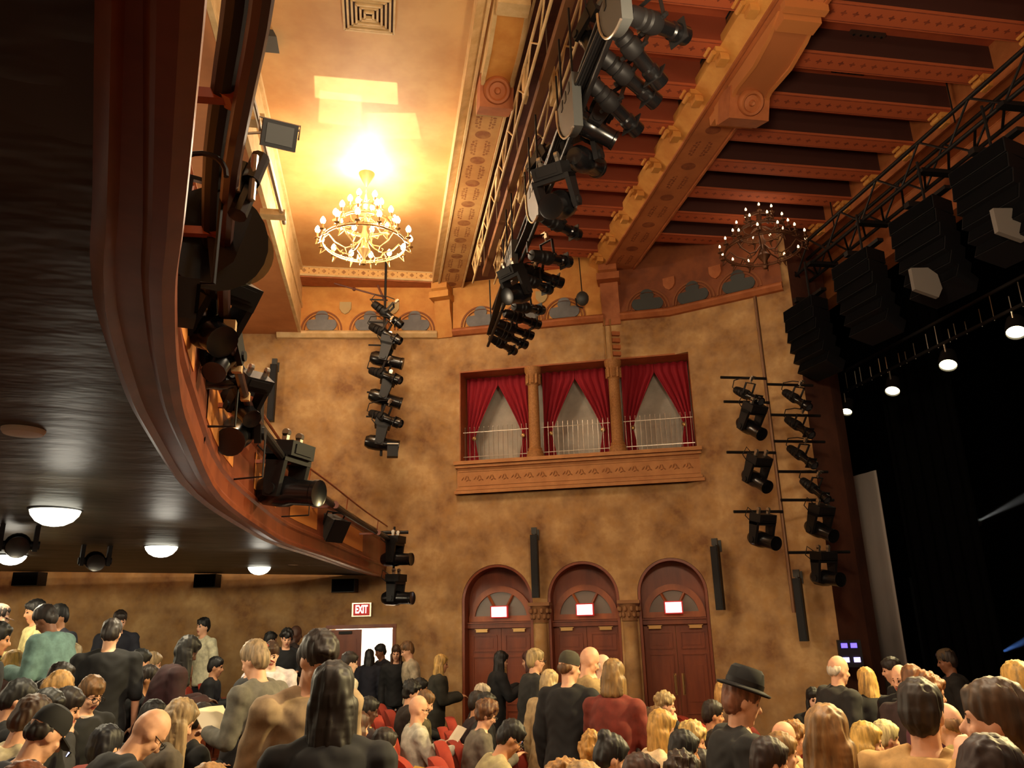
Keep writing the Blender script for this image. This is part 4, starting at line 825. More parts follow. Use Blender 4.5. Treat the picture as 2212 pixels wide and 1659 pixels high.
def beam_lamp(u, v, x, r, m_e, lab, to, col, w):
    p = atX(u, v, x); d = atX(*to)-p; M = frame(p, d) @ Matrix.Rotation(-PI/2, 4, 'X'); t = thing('beam_light', lab, 'stage light', p)
    b = MB(M); b.lathe([(r*.8, -.3), (r*1.2, -.1), (r*1.25, .02), (r*1.05, .02)], 16); b.build('housing', m_black, t); b = MB(M); b.lathe([(.001, .012), (r, .01), (r, 0)], 16); b.build('lens', m_e, t)
    b = MB(); b.cyl(p+Vector((0, 0, .1)), p+Vector((0, 0, 6)), .05, n=8); b.build('pole', mat('faint_pole', (34, 36, 40), .5), t)
    b = MB(M); b.lathe([(r*.8, .03), (r*1.25, 3.4)], 24); o = b.build('light_haze', None or bpy.data.materials.new('beam_haze'), t); m = o.data.materials[0]; m.use_nodes = True; nt = m.node_tree; nt.nodes.clear()
    vs = N(nt, 'ShaderNodeVolumeScatter'); vs.inputs['Density'].default_value = .22; vs.inputs['Anisotropy'].default_value = .2; on = N(nt, 'ShaderNodeOutputMaterial'); nt.links.new(vs.outputs[0], on.inputs['Volume'])
    l = bpy.data.lights.new('beam_lamp', 'SPOT'); l.energy = w; l.color = col; l.spot_size = math.radians(4); l.spot_blend = .3; l.shadow_soft_size = .02
    lo = bpy.data.objects.new('beam_lamp', l); COL.objects.link(lo); lo.matrix_world = Matrix.Translation(p+Vector(d).normalized()*.06) @ Vector(d).to_track_quat('-Z', 'Y').to_matrix().to_4x4()
beam_lamp(2109, 1128, 13.5, .09, m_litlens, 'bright white beam lamp shining from the dark stage', (2215, 1074, 12.6), (1, 1, .95), 240)
beam_lamp(2156, 1412, 13.5, .09, mat('blue_lens', (120, 190, 255), .3, emit=(110, 190, 255), est=6), 'bright blue beam lamp low on the dark stage', (2222, 1382, 12.6), (.15, .35, 1), 700)
p = atX(1838, 1412, 7.25); t = thing('violet_lamp', 'black box with four glowing violet squares beside the stage', 'stage light', p); M = frame(p, (-.4, -1, 0))
b = MB(M); b.box((0, -.06, 0), (.34, .1, .4)); b.build('body', m_black, t)
for dx, dz in ((-.08, -.09), (.08, -.09), (-.06, .12), (.08, .12)): b = MB(M); b.box((dx, 0, dz), (.09, .02, .07)); b.build('violet_led', m_purple if dz > 0 else mat('bright_violet_led', (190, 180, 255), .4, emit=(170, 160, 255), est=5), t)
# ================================================================ seats and people
def make_seat():
    t = thing('theatre_seat', '', 'seat')
    def pad(w, h0, h1, y, th, name, m, bow=.06):
        b = MB(); n = 10; fr = []; r = w*.42
        pl = [(-w/2, h0), (w/2, h0), (w/2, h1-r)]+[(w/2-r+r*math.cos(a), h1-r+r*math.sin(a)) for a in [PI/2*k/6 for k in range(1, 7)]]+[(-w/2+r+r*math.cos(a), h1-r+r*math.sin(a)) for a in [PI/2+PI/2*k/6 for k in range(0, 7)]]
        for yy, k in ((0, .96), (.25, 1), (.75, 1), (1, .94)): fr.append([(x*k, y-.12*(z-h0)-bow*(1-(x*2/w)**2)*.6+th*yy, h0+(z-h0)*(.985 if k < 1 else 1)) for x, z in pl])
        L = len(pl); b.add([p for f in fr for p in f], [(i*L+j, i*L+(j+1) % L, (i+1)*L+(j+1) % L, (i+1)*L+j) for i in range(3) for j in range(L)]+[tuple(range(L)), tuple(range(4*L-1, 3*L-1, -1))])
        return b.build(name, m, t, 50)
    pad(.5, .30, .96, -.24, .11, 'backrest', m_velvet)
    b = MB(); b.box((0, .02, .40), (.46, .46, .12), taper=.94); b.build('seat_cushion', m_velvet, t)
    for s in (-1, 1):
        b = MB(); b.box((s*.26, .0, .60), (.05, .40, .04)); b.box((s*.26, -.02, .32), (.035, .22, .56)); b.box((s*.26, -.02, .02), (.06, .34, .04)); b.build('armrest', m_wood, t)
    return t
SEAT = make_seat(); seat_used = []
def seat_at(x, y, head, label, z=None):
    M = Matrix.Translation((x, y, floor_z(x) if z is None else z)) @ Matrix.Rotation(-math.radians(head), 4, 'Z')
    if seat_used: o = copy_tree(SEAT, M, label)
    else: o = SEAT; o.matrix_world = M; o['label'] = label
    o['group'] = 'red velvet theatre seats'; seat_used.append(o); return o
def solve_d(u, v, hgt):
    """horizontal distance at which the ray is hgt above the raked floor"""
    lo, hi = 1.5, 16.0
    f = lambda d: atD(u, v, d).z-floor_z(atD(u, v, d).x)-hgt
    if f(hi) > 0: return 14.5
    for _ in range(40):
        mid = (lo+hi)/2
        if f(mid) > 0: lo = mid
        else: hi = mid
    return lo
cm = {}
def cloth(c):
    if c not in cm: cm[c] = mat('cloth_%02x%02x%02x' % c, c, .85, col2=tuple(int(v*.82) for v in c), scale=14)
    return cm[c]
def hairm(c):
    k = ('h', c)
    if k not in cm: cm[k] = mat('hair_%02x%02x%02x' % c, c, .55, col2=tuple(int(v*.62) for v in c), scale=30, stretch=(1, 1, .2))
    return cm[k]
SK = {k: mat('skin_'+k, c, .55, col2=tuple(int(v*.93) for v in c), scale=12) for k, c in dict(light=(226, 172, 138), pale=(236, 194, 166), tan=(202, 144, 104), brown=(132, 84, 58), dark=(86, 54, 40)).items()}
m_eye = mat('eyes_and_brows', (46, 32, 26), .35); m_lip = mat('lips', (168, 88, 76), .5)
PENDING = []                                                  # (object, voxel, kind, data)
def loft(b, secs, n=18):
    """secs: (centre, rx, ry, up direction in the YZ plane)"""
    q = []
    for c, rx, ry, a in secs:
        q += [Vector(c)+Vector((rx*math.cos(t), ry*math.sin(t)*math.cos(a), -ry*math.sin(t)*math.sin(a))) for t in [2*PI*k/n for k in range(n)]]
    L = len(secs)
    b.add(q, [(i*n+k, i*n+(k+1) % n, (i+1)*n+(k+1) % n, (i+1)*n+k) for i in range(L-1) for k in range(n)]+[tuple(range(n-1, -1, -1)), tuple(range((L-1)*n, L*n))])
def limb(b, pts, rs):
    for (p, q), (r, s) in zip(zip(pts[:-1], pts[1:]), zip(rs[:-1], rs[1:])): b.cyl(p, q, r, s, 10)
    for p, r in zip(pts, rs): b.sph(p, r, 10)
def hand(b, w, d, side, curl, near):
    """palm, four unequal fingers with a knuckle bend, and a thumb leaving the side of the palm"""
    d = d.normalized(); ax = d.cross(Vector((0, 0, 1)))
    ax = ax.normalized() if ax.length > .15 else Vector((1, 0, 0)); nn = ax.cross(d)
    Rm = Matrix((ax, d, nn)).transposed(); c = w+d*.05
    b.sph(c, (.038, .052, .017), 10, Rm); dn = -nn
    for k, (off, ln) in enumerate(((-.027, .062), (-.009, .074), (.009, .070), (.026, .055))):
        p = c+ax*off+d*.042; r = .0088
        d1 = (d+dn*curl*.6).normalized(); d2 = (d+dn*curl*1.7).normalized(); q = p+d1*ln*.55; e = q+d2*ln*.5
        limb(b, [p, q, e], [r, r*.95, r*.82])
    s = -side; p = c+ax*s*.034-d*.02; q = p+(ax*s*.8+d*.7+dn*.3).normalized()*.036; e = q+(ax*s*.25+d*1.0+dn*.4).normalized()*.032; limb(b, [p, q, e], [.012, .0105, .009])
    return c+d*.045
TAKEN = []
def free_d(u, v, d, sit):
    """step nearer or farther along the sight line until nobody else stands or sits in the same spot"""
    best = (-1, d)
    for k in (0, .15, -.15, .3, -.3, .45, -.45, .6, -.6, .8, -.8, 1.0, -1.0) if sit else (0, .2, -.2, .4, -.4, .6, -.6):
        p = atD(u, v, d*(1+k*.06)+k*.5); m = min([((p.x-x)/.62)**2+((p.y-y)/.50)**2 for x, y in TAKEN] or [9])
        if m >= 1: return d*(1+k*.06)+k*.5
        if m > best[0]: best = (m, d*(1+k*.06)+k*.5)
    return best[1]
def person(u, v, label, d=None, pose='sit', phi=75, hair='short', hc=(40, 28, 22), skin='light', top=(30, 30, 34), bottom=(26, 26, 32), lean=6, hp=10, hy=0, arms='lap', fem=False, glasses=False, hat=None, hatc=(20, 20, 22), beard=False, short=False, item=None, scale=1.0, coat=False, collar=None, bulk=1.0):
    L = math.radians(lean); sit = pose == 'sit'; hpr = math.radians(hp)
    pz = .52 if sit else .93
    uu = Vector((0, math.sin(L), math.cos(L))); u2 = Vector((0, math.sin(L*1.35), math.cos(L*1.35)))
    P0 = Vector((0, 0, pz)); CH = P0+uu*.30; NK = CH+u2*.22
    hv = Vector((0, math.sin(L+hpr*.5), math.cos(L+hpr*.5))); HC = NK+hv*.150
    Rh = Matrix.Rotation(-math.radians(hy), 3, 'Z') @ Matrix.Rotation(-(hpr+L*.6), 3, 'X'); hs = .93
    hw = lambda x, y, z: HC+Rh @ (Vector((x, y, z))*hs)
    topz = {'bald': .128, 'curly': .165, 'fringe': .13}.get(hair, .142)
    if hat == 'fedora': topz = .182
    elif hat: topz = .15
    ht = hw(0, -.01, topz)
    if d is None: d = solve_d(u, v, ht.z*scale+(.0 if sit else 0))
    d = free_d(u, v, d, sit)
    T = atD(u, v, d); az = math.degrees(math.atan2(T.x, T.y)); head = az+phi; a = -math.radians(head)
    if not sit: s = (T.z-floor_z(T.x))/ht.z; s = max(.82, min(1.13, s))
    else: s = scale
    Rz = Matrix.Rotation(a, 3, 'Z'); o = Rz @ Vector((ht.x*s, ht.y*s, 0)); base = Vector((T.x-o.x, T.y-o.y, T.z-ht.z*s))
    TAKEN.append((base.x, base.y))
    t = thing('person', label, 'person', M=Matrix.Translation(base) @ Matrix.Rotation(a, 4, 'Z') @ Matrix.Scale(s, 4))
    near = d < 5.8; vx = .0085 if near else (.011 if d < 9 else .0135); dx = .8 if fem else 1.0
    SH = [NK-u2*.065+Vector((k*.195*(.9 if fem else 1)*(.5+.5*bulk), 0, 0)) for k in (-1, 1)]
    ARM = {'down': ((.055, -.03, -.29), (.0, .07, -.25)), 'hold': ((.05, .06, -.27), (-.09, .235, .035)), 'lap': ((.06, .07, -.265), (-.08, .22, -.07)), 'cross': ((.06, .09, -.26), (-.24, .12, .03)), 'read': ((.06, .12, -.25), (-.07, .2, .10)), 'reach': ((.03, .16, -.23), (-.02, .24, .03))}
    EL, WR = [], []
    for i, k in enumerate((-1, 1)):
        m_ = arms[i] if isinstance(arms, (list, tuple)) else arms
        if m_ == 'chin': e = SH[i]+Vector((k*.05, .19, -.20)); w = hw(k*.045, .135, -.17)
        else:
            (ex, ey, ez), (wx, wy, wz) = ARM[m_]; r_ = Matrix.Rotation(-L*.8, 3, 'X'); e = SH[i]+r_ @ Vector((k*ex, ey, ez)); w = e+Vector((k*wx, wy, wz))
        EL.append(e); WR.append(w)
    if sit: LEG = [[Vector((k*.09, .0, pz-.02)), Vector((k*.12, .43, pz)), Vector((k*.12, .44, .09))] for k in (-1, 1)]
    else: LEG = [[Vector((k*.09, 0, pz-.03)), Vector((k*.10, .02, .50)), Vector((k*.105, -.02, .09))] for k in (-1, 1)]
    def torso(b, g, hem=-.06, up=True, flare=0):
        w = .93 if fem else 1.0; w *= bulk; S_ = [(hem, .165+flare, .115+flare*.7), (0, .165, .115), (.10, .148 if not fem else .135, .105), (.20, .15, .11), (.32, .172, .122), (.42, .175, .112), (.475, .15, .095), (.51, .085, .075)]
        if up: S_ += [(.535, .06, .06)]
        loft(b, [(P0+(uu*t_ if t_ <= .3 else uu*.3+u2*(t_-.3)), rx*w+g, ry*(.5+.5*bulk)+g, L if t_ <= .3 else L*1.35) for t_, rx, ry in S_])
    def bits(b, g, el=1.0, hands=True):
        for i in (0, 1):
            b.sph(SH[i]-Vector((0, 0, .015)), .066+g, 10); limb(b, [SH[i]-Vector((0, 0, .01)), EL[i]], [.056+g, .043+g])
            if el >= 1: limb(b, [EL[i], WR[i]], [.043+g, .031+g*1.2])
            elif el > 0: pass
    # body: one continuous surface
    b = MB(); torso(b, -.008); bits(b, -.006); hp_ = []
    for i, k in enumerate((-1, 1)):
        cu = .9 if (arms if isinstance(arms, str) else arms[i]) in ('hold', 'read', 'chin', 'reach') else .5
        hp_.append(hand(b, WR[i], (WR[i]-EL[i]) if (arms if isinstance(arms, str) else arms[i]) != 'chin' else Vector((-k*.5, -.1, 1)), k, cu, near)); limb(b, LEG[i], [.078, .055, .038]); f = LEG[i][2]; b.sph(f+Vector((0, .07, -.05)), (.04, .12, .035), 10)
    limb(b, [NK-u2*.04, HC+Rh @ Vector((0, -.012, -.05))], [.06 if not fem else .052, .052 if not fem else .046])
    b.sph(hw(0, -.012, .022), (.073, .094, .103), 16, Rh); b.sph(hw(0, .025, -.05), (.058, .068, .074), 14, Rh); b.sph(hw(0, .066, -.103), (.028, .026, .022), 10, Rh); b.sph(hw(0, .07, .028), (.048, .022, .016), 10, Rh)
    for k in (-1, 1): b.sph(hw(k*.04, .062, -.028), (.024, .022, .024), 8, Rh); b.sph(hw(k*.073, -.008, -.015), (.011, .026, .034), 8, Rh)
    b.cyl(hw(0, .083, .012), hw(0, .112, -.03), .009, .0145, 8); b.sph(hw(0, .108, -.031), (.017, .014, .012), 8, Rh)
    b.sph(hw(0, .083, -.062), (.024, .012, .008), 8, Rh); b.sph(hw(0, .081, -.074), (.020, .012, .008), 8, Rh)
    def pend(b, name, mats, vox, kind, data=None, par=None):
        o = b.build(name, mats, par or t, 0); o.matrix_parent_inverse = Matrix(); PENDING.append((o, vox, kind, data)); return o
    eyes = [hw(k*.031, .086, .004) for k in (-1, 1)]; brow = [hw(k*.034, .09, .03) for k in (-1, 1)]
    pend(b, 'body', [SK[skin], m_eye, m_lip], vx, 'body', (eyes, brow, hw(0, .092, -.068)))
    # clothing
    b = MB()
    for k in (-1, 1): b.cyl(NK-u2*.0+Vector((k*.045, -.012, 0)), SH[(k+1)//2]+Vector((0, 0, -.0)), .042, .055, 10)
    g_ = .034 if coat else .02; torso(b, g_, hem=-.42 if coat else -.13, up=False, flare=.03 if coat else .01); bits(b, g_*.9, .5 if short else 1)
    if coat: b.sph(NK-u2*.02+Vector((0, -.03, 0)), (.085, .06, .05), 10)
    pend(b, 'coat' if coat else 'shirt', [cloth(top)], vx*1.35, 'cloth')
    b = MB(); loft(b, [(P0+uu*.09, .15, .11, L), (P0, .165, .118, L), (P0-Vector((0, 0, .07)), .16, .12, 0)])
    for i in (0, 1): limb(b, [LEG[i][0], LEG[i][1], LEG[i][2]+Vector((0, 0, .03))], [.092, .068, .052])
    pend(b, 'trousers', [cloth(bottom)], vx*1.5, 'cloth')
    b = MB()
    for i in (0, 1): f = LEG[i][2]; b.sph(f+Vector((0, .07, -.048)), (.048, .135, .042), 10); b.cyl(f+Vector((0, 0, .03)), f-Vector((0, 0, .06)), .05, .05, 10)
    o_ = b.build('shoes', m_black, t); o_.matrix_parent_inverse = Matrix()
    if collar:
        b = MB(); loft(b, [(NK-u2*.045, .088, .082, L*1.3), (NK-u2*.0, .068, .066, L*1.3)]); o_ = b.build('collar', cloth(collar), t); o_.matrix_parent_inverse = Matrix()
    # hair
    if hair not in ('bald', None):
        b = MB(); rg = random.Random(int(u*7+v))
        if hair != 'fringe':
            b.sph(hw(0, -.018, .050), (.085, .103, .091), 14, Rh); b.sph(hw(0, -.052, .005), (.081, .068, .1), 12, Rh)
            for k in (-1, 1): b.sph(hw(k*.066, -.02, .025), (.018, .05, .055), 10, Rh)
            b.sph(hw(.01, .05, .092), (.055, .04, .026), 10, Rh)
        else:
            b.sph(hw(0, -.055, -.01), (.075, .056, .06), 12, Rh)
            for k in (-1, 1): b.sph(hw(k*.066, -.035, .0), (.016, .045, .035), 10, Rh)
        if hair in ('long', 'bob', 'verylong'):
            n = {'bob': 5, 'long': 13, 'verylong': 19}[hair]
            for j in range(n):
                z = -.03-.025*j; w = .092-.0016*j if hair != 'bob' else .10
                c = HC+Rh @ Vector((0, -.055, 0))+Vector((0, 0, z)); b.sph(c+Vector((0, -.02 if j > 6 else -.003*j, 0)), (w, .055, .05), 12)
                if j < (5 if hair == 'bob' else 11):
                    for k in (-1, 1): b.sph(HC+Rh @ Vector((k*.074, -.005, 0))+Vector((0, 0, z)), (.024, .045, .04), 8)
        if hair == 'curly':
            for _ in range(70):
                q = Vector((rg.gauss(0, 1), rg.gauss(0, 1), rg.gauss(0, 1))).normalized()
                if q.y > .45 and q.z < .35: continue
                if q.z < -.6: continue
                b.sph(hw(q.x*.085, -.02+q.y*.10, .04+q.z*.095), rg.uniform(.02, .034), 6)
        if hair == 'bun': b.sph(hw(0, -.10, .10), (.045, .045, .04), 10)
        if hair == 'pony':
            for j in range(6): b.sph(hw(0, -.11-.008*j, .04)+Vector((0, 0, -.035*j)), .032-.002*j, 8)
        pend(b, 'hair', [hairm(hc)], vx*1.05, 'hair', 1.6 if hair == 'curly' else 1)
    if beard:
        b = MB(); b.sph(hw(0, .03, -.085), (.058, .058, .05), 12, Rh); b.sph(hw(0, .072, -.104), (.034, .024, .03), 10, Rh)
        for k in (-1, 1): b.sph(hw(k*.056, .012, -.055), (.014, .035, .045), 8, Rh)
        pend(b, 'beard', [hairm(hc)], vx*1.1, 'hair', .7)
    Mh = Matrix.Translation(HC) @ Rh.to_4x4() @ Matrix.Scale(hs, 4)
    if hat == 'fedora':
        b = MB(Mh @ Matrix.Translation((0, -.01, .072)) @ Matrix.Diagonal((.92, 1.1, 1, 1))); b.lathe([(.09, .0), (.136, -.016), (.145, -.008), (.143, -.002), (.099, .012), (.098, .05), (.088, .10), (.072, .118), (.05, .116), (.02, .094), (.004, .09)], 28); o_ = b.build('hat', cloth(hatc), t); o_.matrix_parent_inverse = Matrix()
        b = MB(Mh @ Matrix.Translation((0, -.01, .072)) @ Matrix.Diagonal((.92, 1.1, 1, 1))); b.lathe([(.102, .013), (.102, .04), (.098, .04), (.098, .013)], 28); x_ = b.build('hat_band', m_black, o_); x_.matrix_parent_inverse = Matrix()
    elif hat in ('cap', 'beanie'):
        b = MB(Mh @ Matrix.Translation((0, -.012, .035)) @ Matrix.Diagonal((.92, 1.14, 1, 1))); b.lathe([(.088, -.012), (.09, .02), (.084, .06), (.065, .092), (.035, .108), (.004, .112)], 22); b.xf = Mh
        if hat == 'cap': b.prism([(-.065, .06), (.065, .06), (.055, .13), (.03, .155), (-.03, .155), (-.055, .13)], (0, 0, .008), (0, 0, .03), ((1, 0, 0), (0, 1, -.25)))
        o_ = b.build('cap', cloth(hatc), t); o_.matrix_parent_inverse = Matrix()
    if glasses:
        b = MB(Mh)
        for k in (-1, 1): b.tube([(k*.032+.024*math.cos(a), .108, .002+.019*math.sin(a)) for a in [2*PI*j/14 for j in range(14)]], .0028, 5, True); b.cyl((k*.056, .107, .006), (k*.076, .0, .0), .0025, n=5)
        b.cyl((-.008, .109, .004), (.008, .109, .004), .0025, n=5); o_ = b.build('glasses', m_black, t); o_.matrix_parent_inverse = Matrix()
    W = t.matrix_world; hwp = [W @ p for p in hp_]
    if item:
        k, lab = item; c = W @ ((hp_[0]+hp_[1])/2) if arms in ('hold', 'read') else W @ hp_[1]; f = W.to_3x3() @ Vector((0, .6, .75)); f.normalize(); M = frame(c+Vector((0, 0, .03)), f, W.to_3x3() @ Vector((0, -1, .6)))
        if k == 'phone':
            q = thing('phone', lab, 'phone', c); b = MB(M); b.box((0, 0, 0), (.072, .148, .009)); b.build('body', m_phone, q); b = MB(M); b.box((0, 0, .006), (.066, .136, .003)); b.build('screen', m_screen, q)
        else:
            b = MB(M); b.prism([(-.15, 0), (0, .012), (.15, 0), (.15, .004), (0, .016), (-.15, .004)], (0, .22, 0), (0, -.09, 0), ((1, 0, 0), (0, 0, 1)))
            tag(b.build('programme', m_paper if k == 'paper' else mat('yellow_paper', (236, 196, 84), .8)), lab, 'booklet', 'programmes in the audience')
    if sit:
        sl = 'red seat under the '+label.replace('seated ', ''); sl = ' '.join(sl.split()[:16])
        sx = base.x; seat_at(base.x, base.y, head-hy*0, sl, base.z)
    return t
def finish_people():
    for o, vox, kind, data in PENDING:
        md = o.modifiers.new('r', 'REMESH'); md.mode = 'VOXEL'; md.voxel_size = vox; md.use_smooth_shade = True
        ms = o.modifiers.new('s', 'SMOOTH'); ms.factor = .5; ms.iterations = {'body': 2, 'cloth': 4, 'hair': 1 if isinstance(data, (int, float)) and data > 1.2 else 6}[kind]
    dg = bpy.context.evaluated_depsgraph_get()
    for o, vox, kind, data in PENDING:
        me = bpy.data.meshes.new_from_object(o.evaluated_get(dg)); old = o.data; mats = list(old.materials); n = len(me.vertices)
        co_ = np.empty(n*3); me.vertices.foreach_get('co', co_); co_ = co_.reshape(-1, 3); nr = np.empty(n*3); me.vertices.foreach_get('normal', nr); nr = nr.reshape(-1, 3)
        if kind == 'hair':
            x, y, z = co_.T*1.0; am = data
            dsp = (np.sin(x*150+np.sin(z*14)*1.8)+np.sin(y*165+np.sin(z*12+1)*1.8+x*30)+.7*np.sin((x-y)*260+z*9))*.0022*am+(am > 1.2)*np.sin(z*60+x*50)*.004; co_ = co_+nr*dsp[:, None]
        elif kind == 'cloth':
            x, y, z = co_.T; dsp = (np.sin(x*23+z*31+np.sin(y*17)*2)+np.sin(y*27-z*19+np.sin(x*21)*2))*.0021+np.sin(z*70+np.sin(x*25)*3)*.0015; co_ = co_+nr*dsp[:, None]
        me.vertices.foreach_set('co', co_.ravel()); me.materials.clear()
        for m in mats: me.materials.append(m)
        if kind == 'body':
            nf = len(me.polygons); ce = np.empty(nf*3); me.polygons.foreach_get('center', ce); ce = ce.reshape(-1, 3); mi = np.zeros(nf, dtype=np.int32); e, bw_, lp = data
            for p in e: mi[np.linalg.norm((ce-np.array(p))*np.array((.8, 1, 1.25)), axis=1) < .0125] = 1
            for p in bw_: mi[np.linalg.norm((ce-np.array(p))*np.array((.42, 1, 1.6)), axis=1) < .0105] = 1
            mi[np.linalg.norm((ce-np.array(lp))*np.array((.5, 1, 1)), axis=1) < .0135] = 2
            me.polygons.foreach_set('material_index', mi)
        else: me.polygons.foreach_set('material_index', np.zeros(len(me.polygons), dtype=np.int32))
        me.update(); o.modifiers.clear(); o.data = me; me.shade_smooth(); bpy.data.meshes.remove(old)
# ---------------------------------------------------------------- the audience
BLK = (20, 20, 23); NVY = (26, 28, 42); DBR = (38, 26, 20); BR = (72, 46, 28); LBR = (120, 84, 48); BLO = (206, 164, 92); PBL = (222, 190, 130); GRY = (150, 142, 128); WHT = (226, 216, 196); BLKH = (18, 15, 14); CHR = (46, 44, 44)
ST = dict(pose='stand')
def P(*a, **k): return person(*a, **k)
# left rear, along the wall under the balcony
P(8, 1303, 'person in a pale cap and dark coat at the left edge by the wall', d=10.5, phi=95, hair='short', hc=DBR, skin='pale', hat='cap', hatc=(150, 120, 104), top=CHR, arms='down', **ST)
P(6, 1342, 'long dark-haired person in black with a red scarf at the left edge', d=7.6, phi=95, hair='long', hc=BLKH, skin='tan', top=BLK, collar=(170, 40, 30), arms='down', fem=True, **ST)
P(74, 1294, 'person in a cream shirt standing behind the teal shirt', d=11.2, phi=-105, hair='short', hc=BLKH, skin='tan', top=(226, 212, 150), arms='hold', **ST)
P(84, 1311, 'dark-haired person in a long teal shirt bending forward', d=9.3, phi=-55, hair='short', hc=DBR, skin='brown', top=(112, 146, 140), arms='hold', lean=14, hp=30, coat=True, **ST)
P(122, 1305, 'black-haired person in a navy shirt looking left by the wall', d=10.6, phi=-120, hair='short', hc=BLKH, skin='tan', top=NVY, arms='down', hp=14, **ST)
P(263, 1318, 'person in navy leaning on the wall behind the black shirt', d=12.2, phi=165, hair='short', hc=DBR, skin='light', top=NVY, arms='cross', hp=16, **ST)
P(246, 1339, 'broad person in a black shirt seen from behind near the wall', d=8.4, phi=8, hair='short', hc=DBR, skin='light', top=BLK, arms='down', short=True, hp=24, lean=6, bulk=1.12, **ST)
P(440, 1333, 'person in a white T-shirt with a bag strap standing against the wall', d=13.2, phi=-125, hy=-8, hair='short', hc=BLKH, skin='light', top=(230, 224, 190), short=True, arms='down', hp=0, **ST)
P(424, 1376, 'dark-skinned person with long black hair in a maroon coat, leaning', d=8.2, phi=80, hair='long', hc=BLKH, skin='dark', top=(52, 22, 26), arms='hold', lean=16, hp=24, coat=True, fem=True, **ST)
P(163, 1390, 'seated person with pale hair turned away below the navy shirt', d=10.5, phi=20, hair='bob', hc=(196, 172, 132), top=CHR, fem=True)
P(38, 1404, 'seated blond person between the red scarf and the teal shirt', d=9.6, phi=60, hair='bob', hc=(190, 146, 70), top=(92, 60, 50), fem=True)
P(143, 1430, 'seated person in profile just right of the teal shirt', d=8.9, phi=85, hair='short', hc=DBR, skin='light', top=NVY)
P(171, 1432, 'seated person in a maroon top in profile beside the black shirt', d=8.6, phi=85, hair='short', hc=BR, skin='light', top=(78, 30, 34))
P(155, 1457, 'seated person with light brown hair bent low left of the glasses', d=7.4, phi=95, hair='short', hc=(196, 150, 90), top=(90, 70, 54), lean=22, hp=35)
P(212, 1462, 'seated person in glasses and a dark jacket below the black shirt', d=6.9, phi=140, hair='short', hc=LBR, glasses=True, top=BLK, hp=24, collar=(196, 184, 176))
P(166, 1486, 'seated dark-haired person with one hand raised to the face', d=6.5, phi=110, hair='short', hc=DBR, top=CHR, arms=('lap', 'chin'), hp=22)
P(121, 1489, 'seated dark-haired person between the cream shirt and the raised hand', d=6.6, phi=115, hair='short', hc=BLKH, skin='tan', top=BLK, hp=18)
P(68, 1470, 'seated dark-haired person looking at a violet-lit phone at the left', d=7.2, phi=80, hair='short', hc=BLKH, top=BLK, arms='hold', hp=28, item=('phone', 'violet-lit phone held near the left edge'))
P(115, 1466, 'seated pale-faced person just below the teal shirt hem', d=7.6, phi=80, hair='short', hc=DBR, skin='pale', top=BLK, hp=16)
P(98, 1505, 'seated person in a pale cream shirt leaning right', d=5.9, phi=62, hair='short', hc=BR, top=(210, 196, 160), lean=16, hp=22)
P(141, 1527, 'large person in a black cap and navy jacket holding a blue-lit phone', d=4.9, phi=62, hair='fringe', hc=DBR, hat='cap', hatc=BLK, top=(24, 26, 38), lean=18, hp=26, arms='hold', item=('phone', 'blue-lit phone held by the large person in the black cap'), bulk=1.15)
P(314, 1402, 'seated dark-haired person in a grey hoodie left of the maroon coat', d=9.3, phi=75, hair='short', hc=BLKH, top=(62, 58, 64), lean=10, hp=14)
P(337, 1408, 'seated person with fair hair beside the grey hoodie', d=9.8, phi=80, hair='short', hc=(176, 146, 104), top=BLK, hp=12)
P(337, 1439, 'seated person holding a white programme left of the maroon coat', d=8.6, phi=85, hair='short', hc=DBR, skin='tan', top=BLK, arms='read', hp=28, item=('paper', 'white programme held just left of the maroon coat'))
P(472, 1418, 'seated dark-haired person with a bright phone by the wall', d=11.6, phi=100, hair='short', hc=BLKH, skin='tan', top=BLK, arms='hold', item=('phone', 'bright white-lit phone below the white T-shirt'))
P(240, 1565, 'seated person with a round navy-dark head of hair, seen from behind', d=5.6, phi=40, hair='short', hc=(24, 24, 34), top=NVY, arms='read', item=('paper', 'open programme raised left of the dark hair masses'))
P(339, 1511, 'seated person with black hair between the programme and the bald head', d=6.5, phi=35, hair='bob', hc=BLKH, top=BLK)
P(362, 1543, 'bald person in a black shirt bent over, head lit from above', d=4.9, phi=70, hair='bald', top=BLK, lean=26, hp=34, glasses=True)
P(414, 1513, 'seated person with long ash-blond hair and a grey jacket', d=5.7, phi=72, hair='long', hc=(170, 142, 104), top=(92, 82, 70), lean=14, hp=26, fem=True)
P(452, 1521, 'seated dark-haired person between the ash-blond hair and the grey sweater', d=6.3, phi=70, hair='short', hc=DBR, skin='tan', top=CHR, hp=26, arms='read')
P(466, 1648, 'top of a tan-haired head at the lower edge left of centre', d=4.1, phi=60, hair='short', hc=(186, 138, 84), top=CHR)
P(68, 1644, 'top of a red-brown head at the lower left edge', d=4.0, phi=60, hair='short', hc=(140, 78, 48), top=CHR)
